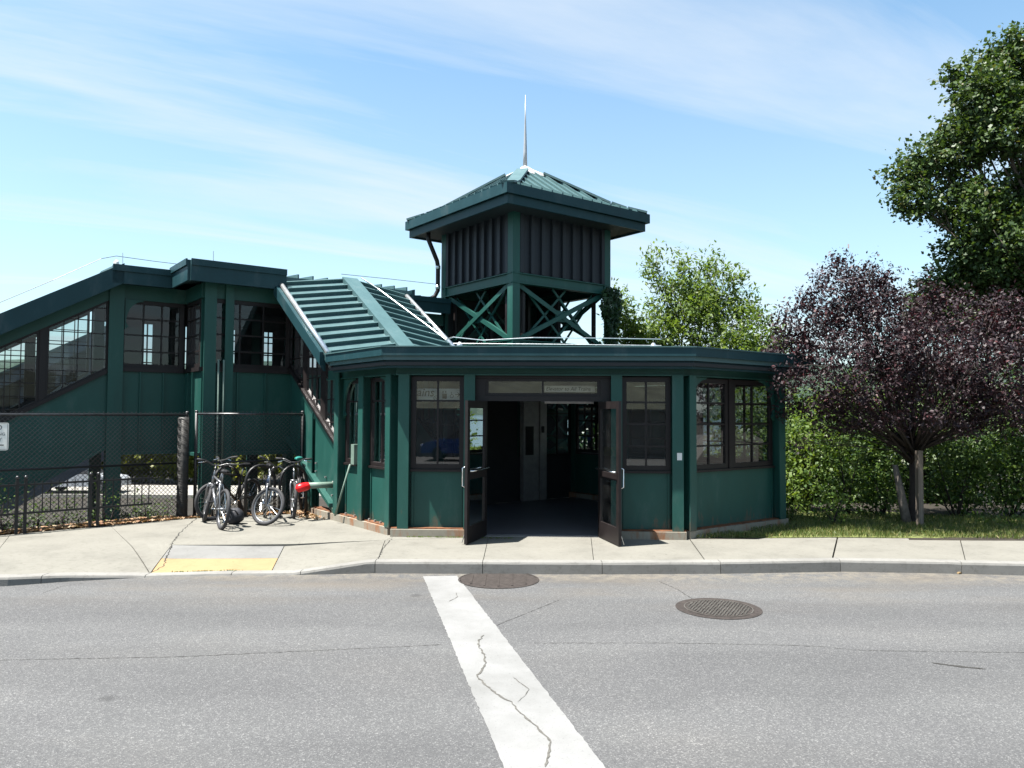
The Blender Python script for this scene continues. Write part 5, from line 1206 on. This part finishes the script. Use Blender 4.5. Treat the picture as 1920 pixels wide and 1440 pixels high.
# ================================================================ VEGETATION
rng = np.random.default_rng(11)
def leaf_mesh(name, P, D, Nn, size, mat, parent, aspect=0.55, kind=None, fold=0.25):
    """P centres, D leaf axes, Nn normals: one folded four-cornered leaf each"""
    n = len(P); D = D / np.linalg.norm(D, axis=1, keepdims=True); S_ = np.cross(D, Nn); S_ /= (np.linalg.norm(S_, axis=1, keepdims=True) + 1e-9); N2 = np.cross(S_, D)
    L = (size * rng.uniform(0.5, 1.45, n))[:, None]
    o0 = np.array(root_of(parent)) if parent is not None else 0
    v = np.empty((n, 4, 3)); v[:, 0] = P - D * L * .5; v[:, 2] = P + D * L * .5; v[:, 1] = P + S_ * L * aspect * .5 + N2 * L * fold * .3 - D * L * .08; v[:, 3] = P - S_ * L * aspect * .5 + N2 * L * fold * .3 - D * L * .08
    v = (v - o0).reshape(-1, 3)
    me = bpy.data.meshes.new(name); me.vertices.add(n * 4); me.vertices.foreach_set('co', v.astype(np.float32).ravel())
    me.loops.add(n * 4); me.loops.foreach_set('vertex_index', np.arange(n * 4, dtype=np.int32)); me.polygons.add(n); me.polygons.foreach_set('loop_start', np.arange(0, n * 4, 4, dtype=np.int32))
    try: me.polygons.foreach_set('loop_total', np.full(n, 4, dtype=np.int32))
    except Exception: pass
    me.update(calc_edges=True); me.materials.append(M[mat])
    return link(name, me, parent, kind)
def crown_points(clumps, dens, per, tw=0.16, up_bias=0.35, gap=0.12, gscale=1.3, shell=0.45):
    """clumps: (centre, (rx, ry, rz)); returns leaf centres, axes, normals and twig points"""
    Ps, Ds, Ns, TW = [], [], [], []
    for c, rad in clumps:
        c = np.array(c); rad = np.array(rad); vol = rad.prod(); n = max(6, int(dens * vol ** (2/3)))
        d = rng.normal(size=(n, 3)); d /= np.linalg.norm(d, axis=1, keepdims=True); r = shell + (1.08 - shell) * rng.random(n) ** 0.6
        r *= 1 + 0.20 * np.array([noise.noise(Vector(tuple(q * 2.2 + c))) for q in d])
        tp = c + d * rad * r[:, None]
        keep = np.array([noise.noise(Vector(tuple(q * gscale))) > -0.5 + gap for q in tp]); tp, d = tp[keep], d[keep]
        td = d * 0.8 + np.array([0, 0, up_bias]) + rng.normal(size=d.shape) * 0.35; td /= np.linalg.norm(td, axis=1, keepdims=True)
        TW += [tuple(q) for q in tp]
        k = len(tp); u = rng.uniform(-1, 1, (k, per)); off = td[:, None, :] * u[..., None] * tw * 1.6 + rng.normal(size=(k, per, 3)) * tw * 0.42
        lp = (tp[:, None, :] + off).reshape(-1, 3); ld = (td[:, None, :] * .6 + rng.normal(size=(k, per, 3)) * .8 + np.array([0, 0, -0.35])).reshape(-1, 3)
        ln = (rng.normal(size=(k * per, 3)) * .55 + np.array([0, 0, 0.9]) + np.repeat(d, per, 0) * 0.35)
        Ps.append(lp); Ds.append(ld); Ns.append(ln)
    return np.concatenate(Ps), np.concatenate(Ds), np.concatenate(Ns), TW
def limbs(mb, base, fork, clumps, r0, r1, sub=5, twigs=None):
    base, fork = Vector(base), Vector(fork); mid = base.lerp(fork, .5) + Vector((random.uniform(-.04, .04), random.uniform(-.04, .04), 0))
    mb.tube([base - Vector((0, 0, .15)), base, mid, fork], [r0 * 1.35, r0 * 1.1, r0 * .9, r0 * .8], 10)
    for c, rad in clumps:
        c = Vector(c); m1 = fork.lerp(c, .45) + Vector((random.uniform(-.2, .2), random.uniform(-.2, .2), random.uniform(-.25, .05))) * (c - fork).length * .3
        rr = max(r1 * .35, r0 * .42 * min(1, rad[0])); mb.tube([fork - Vector((0, 0, .1)), m1, c], [rr, rr * .7, rr * .35], 6)
        for _ in range(sub):
            d = Vector(rng.normal(size=3)); d.normalize(); d.z = abs(d.z) * .6 + d.z * .2; e = c + Vector((d.x * rad[0], d.y * rad[1], d.z * rad[2])) * .85
            s0_ = m1.lerp(c, random.random()); mb.tube([s0_, s0_.lerp(e, .5) + Vector((0, 0, .04)), e], [rr * .4, rr * .28, rr * .1], 5)
def px_clump(px, py, rx, ry, Y, dep=0.8):
    k = Y / FPX; return (tuple(at(px, py, Y)), (rx * k, max(rx, ry) * k * dep, ry * k))
def tree(name, label, cat, base, fork, clumps, dens, per, size, mat, bark, r0, group=None, tw=.16, aspect=.55, gap=.12, sub=5, shell=.45, gscale=1.3, up_bias=.35):
    t = thing(name, label, cat, base, group); P, D, N_, TW = crown_points(clumps, dens, per, tw, up_bias, gap, gscale, shell)
    leaf_mesh('crown', P, D, N_, size, mat, t, aspect)
    mb = MB(); limbs(mb, base, fork, clumps, r0, r0 * .3, sub); mb.build('trunk', bark, t, smooth=True); return t

# purple plum
b0 = gp(1712, 983); Yp = b0.y
pc2 = [px_clump(*q) for q in ((1590, 555, 80, 55, Yp - .2), (1520, 610, 62, 50, Yp - .6), (1500, 680, 62, 50, Yp + .3), (1560, 690, 85, 65, Yp - 1.0), (1640, 630, 95, 75, Yp - .6), (1690, 570, 70, 50, Yp + .4), (1740, 650, 100, 75, Yp - 1.1), (1830, 620, 85, 60, Yp + .2), (1860, 690, 95, 70, Yp - .9), (1930, 620, 90, 70, Yp), (1640, 730, 85, 48, Yp - .9), (1760, 725, 90, 45, Yp - .4), (1540, 755, 60, 32, Yp - .4), (1980, 720, 110, 80, Yp - .3), (1620, 620, 90, 80, Yp + 1.1), (1800, 640, 110, 85, Yp + 1.2), (1700, 690, 100, 60, Yp + .9), (1478, 640, 36, 32, Yp - .3), (1600, 510, 34, 30, Yp), (1460, 715, 30, 30, Yp - .9), (1490, 830, 24, 18, Yp - 1.0), (1690, 535, 22, 30, Yp), (1555, 575, 32, 55, Yp), (1900, 780, 75, 28, Yp - .6), (1640, 785, 50, 24, Yp + .5), (1790, 775, 55, 26, Yp + .4), (1840, 760, 50, 30, Yp - .8), (1580, 790, 34, 18, Yp - .2), (1660, 778, 60, 28, Yp - 1.0), (1745, 788, 46, 22, Yp - 1.2), (1825, 792, 60, 24, Yp - .8), (1560, 800, 30, 16, Yp - .6), (2050, 640, 100, 90, Yp), (1530, 545, 14, 26, Yp), (1570, 500, 12, 22, Yp), (1625, 490, 10, 22, Yp - .3), (1650, 530, 22, 26, Yp), (1470, 590, 18, 16, Yp), (1445, 660, 18, 14, Yp - .3), (1720, 530, 12, 24, Yp + .2), (1450, 690, 14, 12, Yp), (1760, 570, 26, 22, Yp), (1880, 560, 40, 22, Yp), (1505, 570, 14, 18, Yp), (1475, 770, 18, 12, Yp - .6))]
tree('plum_tree', 'purple leaved plum tree on the grass at right', 'tree', b0, at(1712, 838, Yp), pc2, 250, 30, 0.066, 'plum', 'bark', 0.085, tw=.135, aspect=.5, gap=.29, sub=7, gscale=2.1, up_bias=.55)
mb = MB(); plum = [o for o in col.objects if o.name == 'plum_tree'][0]
fk0 = at(1710, 845, Yp)
for k in range(46):
    a = random.uniform(-1.05, 1.15); e = fk0 + Vector((math.sin(a) * random.uniform(1.2, 2.2), random.uniform(-1.3, .9), math.cos(a) * random.uniform(1.0, 1.7) + .25)); mdp = fk0.lerp(e, .5) + Vector((random.uniform(-.1, .1), random.uniform(-.1, .1), -.10))
    mb.tube([fk0 + Vector((random.uniform(-.06, .06), random.uniform(-.06, .06), random.uniform(-.25, .12))), mdp, e], [random.uniform(.016, .034), .014, .005], 5)
mb.build('branches', 'bark', plum, smooth=True)
# posts beside the plum
wp = gp(1719, 986); t = thing('wooden_post', 'upright weathered wooden post in front of the plum trunk', 'post', wp)
boxpost((wp.x, wp.y - .1), 0.092, -0.2, 1.30, t, rz=R(8), mat='wood', d=0.085)
lp0 = gp(1703, 984); t = thing('leaning_stake', 'grey leaning wooden stake left of the upright post', 'post', lp0)
MB().tube([lp0 + Vector((0, 0, -.1)), at(1690, 930, lp0.y + .05), at(1678, 872, lp0.y + .1)], [0.085, 0.07, 0.045], 9).build('post', 'bark2', t, smooth=True)

# big maple at the right edge
Ym = 20.0
mc = [px_clump(*q) for q in ((1905, 140, 70, 65, Ym), (1990, 150, 110, 110, Ym), (1850, 185, 62, 55, Ym - .5), (1825, 225, 40, 45, Ym + .5), (1900, 240, 90, 50, Ym - .8), (1800, 150, 28, 30, Ym), (1780, 250, 32, 24, Ym), (1755, 300, 58, 30, Ym), (1705, 330, 40, 28, Ym), (1720, 375, 45, 30, Ym - .3), (1790, 345, 40, 40, Ym + .4), (1825, 285, 35, 28, Ym), (1830, 390, 50, 55, Ym - .5), (1900, 390, 65, 40, Ym), (1870, 450, 70, 55, Ym - .7), (1920, 480, 70, 60, Ym), (1810, 470, 35, 45, Ym), (1960, 330, 70, 80, Ym), (1880, 520, 90, 40, Ym), (1790, 520, 40, 30, Ym + .3), (2060, 300, 120, 160, Ym + .5), (1990, 450, 90, 90, Ym), (1950, 560, 110, 60, Ym), (1850, 570, 90, 60, Ym + 1), (1890, 95, 40, 30, Ym), (1770, 400, 30, 22, Ym), (1765, 548, 36, 34, Ym), (1805, 585, 60, 44, Ym), (1745, 595, 40, 40, Ym))]
tree('maple_tree', 'tall green maple towering at the right edge of the photo', 'tree', (15.6, Ym, -.6), (15.0, Ym, 3.2), mc, 200, 30, 0.105, 'maple', 'bark2', 0.22, tw=.20, aspect=.8, gap=.02, sub=4)
# bright box elder behind the pavilion
Ye = 21.0
ec = [px_clump(*q) for q in ((1228, 495, 16, 34, Ye), (1240, 540, 24, 26, Ye), (1278, 495, 14, 24, Ye), (1300, 525, 34, 34, Ye), (1335, 495, 14, 26, Ye), (1345, 535, 30, 34, Ye - .4), (1378, 520, 16, 26, Ye), (1300, 570, 50, 34, Ye - .5), (1255, 585, 44, 30, Ye), (1350, 580, 40, 36, Ye), (1230, 625, 52, 34, Ye - .4), (1305, 620, 55, 40, Ye - .6), (1375, 615, 50, 42, Ye - .8), (1410, 590, 26, 30, Ye), (1425, 635, 42, 34, Ye - .5), (1160, 580, 16, 40, Ye), (1175, 625, 30, 34, Ye), (1290, 660, 120, 40, Ye), (1400, 675, 70, 40, Ye - .6), (1180, 665, 60, 40, Ye), (1440, 690, 50, 40, Ye), (1165, 605, 30, 44, Ye - .3), (1205, 600, 34, 34, Ye), (1265, 545, 36, 36, Ye - .3), (1325, 565, 56, 40, Ye + .4), (1395, 575, 34, 34, Ye), (1220, 645, 50, 34, Ye - .5), (1445, 650, 34, 30, Ye))]
tree('box_elder_tree', 'bright green box elder rising behind the pavilion roof', 'tree', (5.0, Ye, -1.5), (5.0, Ye, 2.0), ec, 190, 15, 0.125, 'elder', 'bark2', 0.12, tw=.20, aspect=.42, gap=.12, sub=4, up_bias=.6)

# shrubs and saplings on the right behind the verge
def shrub(label, px, py_top, Y, rx_px, mat, size, dens, group='shrubs behind the grass verge', zb=-0.1, per=14, name='shrub', gap=.1, n=6, aspect=.6):
    base = Vector((at(px, 780, Y).x, Y, zb)); topz = at(px, py_top, Y).z; H = topz - zb; rx = rx_px * Y / FPX
    cl = []
    for k in range(n):
        a = random.uniform(0, 2 * math.pi); q = random.random(); f = (k + .5) / n
        cl.append(((base.x + math.cos(a) * rx * .45, Y + math.sin(a) * rx * .35, zb + H * (.16 + .68 * f)), (rx * random.uniform(.5, .75), rx * random.uniform(.4, .6), H * random.uniform(.16, .26))))
    t = thing(name, label, 'shrub', base, group); P, D, N_, TW = crown_points(cl, dens, per, .15, .3, gap, 1.6, .3)
    leaf_mesh('foliage', P, D, N_, size, mat, t, aspect); mb = MB()
    for c, rad in cl:
        c = Vector(c); mb.tube([base, base.lerp(c, .5) + Vector((random.uniform(-.1, .1), 0, 0)), c], [.022, .016, .006], 5)
    mb.build('stems', 'bark', t, smooth=True); return t
shrub('pale yellow green sapling beside the pavilion corner', 1510, 745, 15.2, 65, 'elder', .085, 170)
shrub('bright green shrub left of the plum trunk', 1590, 790, 14.6, 75, 'shrub', .075, 190)
shrub('dark leafy shrub under the plum, left of the leaning stake', 1650, 860, 14.5, 55, 'shrub', .07, 190)
shrub('broad green shrub just right of the plum trunk', 1790, 800, 14.6, 85, 'shrub', .075, 190, n=7)
shrub('leafy green shrub at the right photo edge', 1890, 770, 14.6, 85, 'shrub', .08, 190, n=7)
shrub('low weedy bush in front of the shrubs with light leaves', 1560, 915, 13.4, 42, 'elder', .055, 210, n=4)
shrub('small weed clump low against the pavilion corner', 1480, 930, 13.9, 26, 'shrub', .05, 200, n=4)
shrub('tall dim shrub filling the gap behind the plum', 1720, 690, 17.5, 120, 'maple', .10, 130, n=8, zb=-.6)
shrub('tall green thicket left behind the plum', 1560, 700, 17.8, 100, 'shrub', .10, 130, n=8, zb=-.6)
shrub('tall green thicket at the far right behind the maple shade', 1900, 640, 17.5, 120, 'maple', .10, 130, n=8, zb=-.6)
shrub('low sunlit weeds at the right end of the verge', 1880, 965, 13.2, 50, 'elder', .05, 190, n=3)
shrub('drab shrub right of the pavilion behind the eave', 1470, 770, 17.0, 60, 'shrub', .09, 150, n=6, zb=-.5)
shrub('shady shrub close behind the pavilion right side windows', 1430, 760, 16.5, 75, 'shrub', .09, 170, n=7, zb=-.4)
shrub('tall leafy shrub behind the pavilion right corner', 1400, 700, 18.5, 90, 'elder', .10, 150, n=8, zb=-.8)
shrub('dense green thicket between the pavilion corner and the plum', 1500, 735, 19.5, 90, 'shrub', .12, 150, n=9, zb=-1.2)
shrub('dense dark thicket behind the plum crown', 1640, 720, 20.0, 110, 'maple', .12, 150, n=9, zb=-1.2)
shrub('dense dark thicket behind the upright wooden post', 1790, 700, 20.0, 110, 'maple', .12, 150, n=9, zb=-1.2)
bx_ = G(3.2, 4.6); 
shrub('dark shrub added as backdrop between stair and elevator tower', 925, 800, 17.2, 70, 'vine', .10, 150, n=6, zb=-.6)  # added to darken the bright view through the door glass
shrub('dark bush added as backdrop behind the back windows of the pavilion', 985, 790, 20.5, 90, 'vine', .11, 140, n=6, zb=-1.0)  # added as well, a dark backdrop for the pavilion interior
# vine on the tower corner
vt = thing('climbing_vine', 'dark climbing vine on the right corner of the elevator tower', 'vine', FTr.pt(TW, 0.1, 2.5)); P = []; n = 2600
s_ = rng.uniform(-.32, .30, n) ; z_ = rng.uniform(2.3, 4.95, n); wv = .55 + .45 * np.sin(z_ * 3.1); s_ *= np.clip(wv, .35, 1)
P = np.array([tuple(FTr.pt(TW - .10 + a, .06 + .16 * random.random(), b)) for a, b in zip(s_, z_)])
leaf_mesh('foliage', P, rng.normal(size=(n, 3)) * .6 + np.array([0, 0, -.8]), rng.normal(size=(n, 3)) * .5 + np.array(FTr.n), .10, 'vine', vt, .7)
MB().tube([FTr.pt(TW - .1, .08, -.5), FTr.pt(TW - .2, .1, 1.5), FTr.pt(TW - .05, .08, 3.2), FTr.pt(TW - .12, .08, 4.8)], [.03, .025, .018, .006], 6).build('stem', 'bark', vt, smooth=True)
# yellow green hedge beyond the lot and weeds in the bed on the left
for i, (x, w_) in enumerate(((-29, 6), (-23.5, 6), (-18.3, 6), (-13.2, 6), (-8, 5.5), (-3, 5))):
    base = Vector((x, 46 + (i % 2), -2.4)); cl = [((x + random.uniform(-.6, .6) * w_ * .6, base.y + random.uniform(-.8, .8), -1.6 + 3.4 * random.random()), (w_ * .35, 1.2, .8)) for _ in range(11)]
    t = thing('hedge_shrub', 'sunlit yellow green shrub beyond the far pavement, number %s from the left edge' % ('first', 'second', 'third', 'fourth', 'fifth', 'sixth')[i], 'shrub', base, 'shrubs beyond the far pavement'); t['label'] = ('sunlit yellow green shrub beyond the far pavement, %s counted from left' % ('first', 'second', 'third', 'fourth', 'fifth', 'sixth')[i])
    P, D, N_, TW = crown_points(cl, 75, 26, .3, .3, .0, .8, .2); leaf_mesh('foliage', P, D, N_, .24, 'yshrub', t, .6)
    mb = MB(); [mb.tube([base, Vector(c)], [.06, .02], 5) for c, r_ in cl]; mb.build('stems', 'bark', t)
for i, (X_, Y_, w_, h_) in enumerate(((-9.2, 13.6, .8, .5), (-8.2, 14.6, .9, .45), (-7.2, 15.2, .9, .5), (-9.5, 15.4, 1.2, .5), (-6.4, 15.9, .8, .4), (-10.4, 14.2, .9, .5), (-8.0, 16.3, 1.2, .4), (-5.3, 16.2, .7, .35))):
    b_ = Vector((X_, Y_, terrain_h(X_, Y_))); cl = [((X_ + random.uniform(-.5, .5) * w_, Y_ + random.uniform(-.4, .4) * w_, b_.z + h_ * random.uniform(.2, .7)), (w_ * .4, w_ * .35, h_ * .35)) for _ in range(5)]
    t = thing('weed_patch', 'low leafy weed patch under the footbridge, %s counted from the fence post' % ('eighth', 'fifth', 'third', 'seventh', 'second', 'last', 'fourth', 'first')[i], 'weeds', b_, 'weed patches under the footbridge')
    P, D, N_, TW = crown_points(cl, 130, 12, .1, .3, .0, 1.5, .2); leaf_mesh('foliage', P, D, N_, .06, 'shrub', t, .6); mb = MB(); [mb.tube([b_, Vector(c)], [.012, .004], 4) for c, r_ in cl]; mb.build('stems', 'bark', t)
wl_ = ['leftmost', 'second', 'third', 'fourth', 'fifth', 'sixth']
for i, (px, py, w_) in enumerate(((20, 915, 30), (75, 925, 26), (130, 935, 30), (205, 905, 34), (262, 920, 26), (310, 935, 22))):
    Yw = float(np.interp(px, [0, 340], [12.5, 14.6])); shrub('%s weed clump in the bed behind the picket fence' % wl_[i], px, py, Yw, w_, 'shrub', .045, 150, 'weeds behind the picket fence', -.25, 10, 'weed_clump', .1, 4)
# grass blades on the verge
n = 32000; x = rng.uniform(2.75, 11.5, n); v_ = rng.random(n) ** 1.3; y0 = verge_y(x) - .02
y = y0 + v_ * 2.6; ok = np.array([noise.noise((a * 1.5, b * 1.5, 1)) > -.5 for a, b in zip(x, y)])
# keep the blades off the pavilion plinth
keep = []
for a, b, o_ in zip(x, y, ok):
    r_ = Vector((a, b, 0)) - O2; gx, gy = r_.dot(U2), r_.dot(W2); keep.append(o_ and not (gy > -2.74 - 0.16 and gx < 6.1))
k_ = np.array(keep); x, y = x[k_], y[k_]; n = len(x); hgt = rng.uniform(.03, .085, n)
D = rng.normal(size=(n, 3)) * .35 + np.array([0, 0, 1]); P = np.stack([x, y, .015 + hgt * .5], 1)
leaf_mesh('grass', P, D, rng.normal(size=(n, 3)), .075, 'grass', None, .11, 'stuff'); bpy.data.objects['grass']['label'] = 'short patchy grass on the verge'
# weeds in joints and along the plinth
n = 420; sx_ = rng.random(n); P = []
for q in sx_:
    if q < .45: a = FF.pt(.15 + 1.0 * random.random(), .18 + .04 * random.random(), .015); P.append(tuple(a))
    elif q < .75: X_ = ground_at(random.choice((335, 372, 380, 425)) + random.gauss(0, 9), 1076, -.13).x; P.append((X_, kerb_y(X_) + KW * random.uniform(.95, 1.06), -.118))
    else: a = FF.pt(1.3 + .5 * random.random(), .2 + .06 * random.random(), .015); P.append(tuple(a))
leaf_mesh('joint_weeds', np.array(P), rng.normal(size=(n, 3)) * .7 + np.array([0, 0, .8]), rng.normal(size=(n, 3)), .028, 'elder', None, .3, 'stuff'); bpy.data.objects['joint_weeds']['label'] = 'tiny weeds in the paving joints'
# dry leaves along the sidewalk edge
P = []
e0, e1, e2 = gp(-40, 1007), gp(345, 973), gp(590, 962)
for _ in range(2600):
    t_ = random.random(); p = e0.lerp(e1, t_) ; o_ = abs(random.gauss(0, .22)); p = p + Vector((-.7, .7, 0)) * (o_ - .03); P.append((p.x, p.y, max(terrain_h(p.x, p.y), -.02 if o_ < .05 else -9) + .02 + .03 * random.random()))
for _ in range(900):
    t_ = random.random(); p = e1.lerp(e2, t_) + Vector((-.2, 1, 0)) * abs(random.gauss(0, .2)); P.append((p.x, p.y, max(terrain_h(p.x, p.y), -.01) + .015 + .02 * random.random()))
for _ in range(420):
    p = FL.pt(2.9 + random.gauss(0, .25), .22 + abs(random.gauss(0, .1)), .015 + .03 * random.random()); P.append(tuple(p))
P = np.array(P); n = len(P)
leaf_mesh('dry_leaves', P, rng.normal(size=(n, 3)) * np.array([1, 1, .3]), rng.normal(size=(n, 3)) * .4 + np.array([0, 0, 1]), .075, 'litter', None, .6, 'stuff'); bpy.data.objects['dry_leaves']['label'] = 'brown dry leaves along the sidewalk edge'
# bits of litter on the road by the kerb
for i, (px, py, s_, lb) in enumerate(((1137, 1073, .05, 'white paper scrap at the kerb left of the manhole'), (1472, 1071, .045, 'white paper scrap at the kerb right of the manhole'), (1797, 1076, .05, 'yellowish scrap at the kerb on far right'))):
    p = gr(px, py); t = MB().box((p.x, p.y, p.z + .012), (s_, s_ * .6, .022), i)
    for k, v in enumerate(t.v): t.v[k] = (v[0] + random.uniform(-.008, .008), v[1] + random.uniform(-.008, .008), v[2] + random.uniform(0, .006))
    t.build('paper_scrap', 'white' if i < 2 else 'yellow', label=lb, cat='litter')
# bolts along the post feet (small: one part)
mb = MB()
for s_ in (0.5, 0.7, 0.9, 1.45, 1.8, 2.3):
    for o_ in (0.05,): mb.box(FL.pt(s_, o_, 0.145), (.03, .03, .04), ANG)
for t_ in (2.3, 2.45, 2.75, 3.2):
    for z in (0.15, 0.3): mb.box(FL.pt(t_, 0.02, lowl(t_) + z), (.03, .03, .03), ANG)
mb.build('bolts', 'steel', pav, kind='stuff')
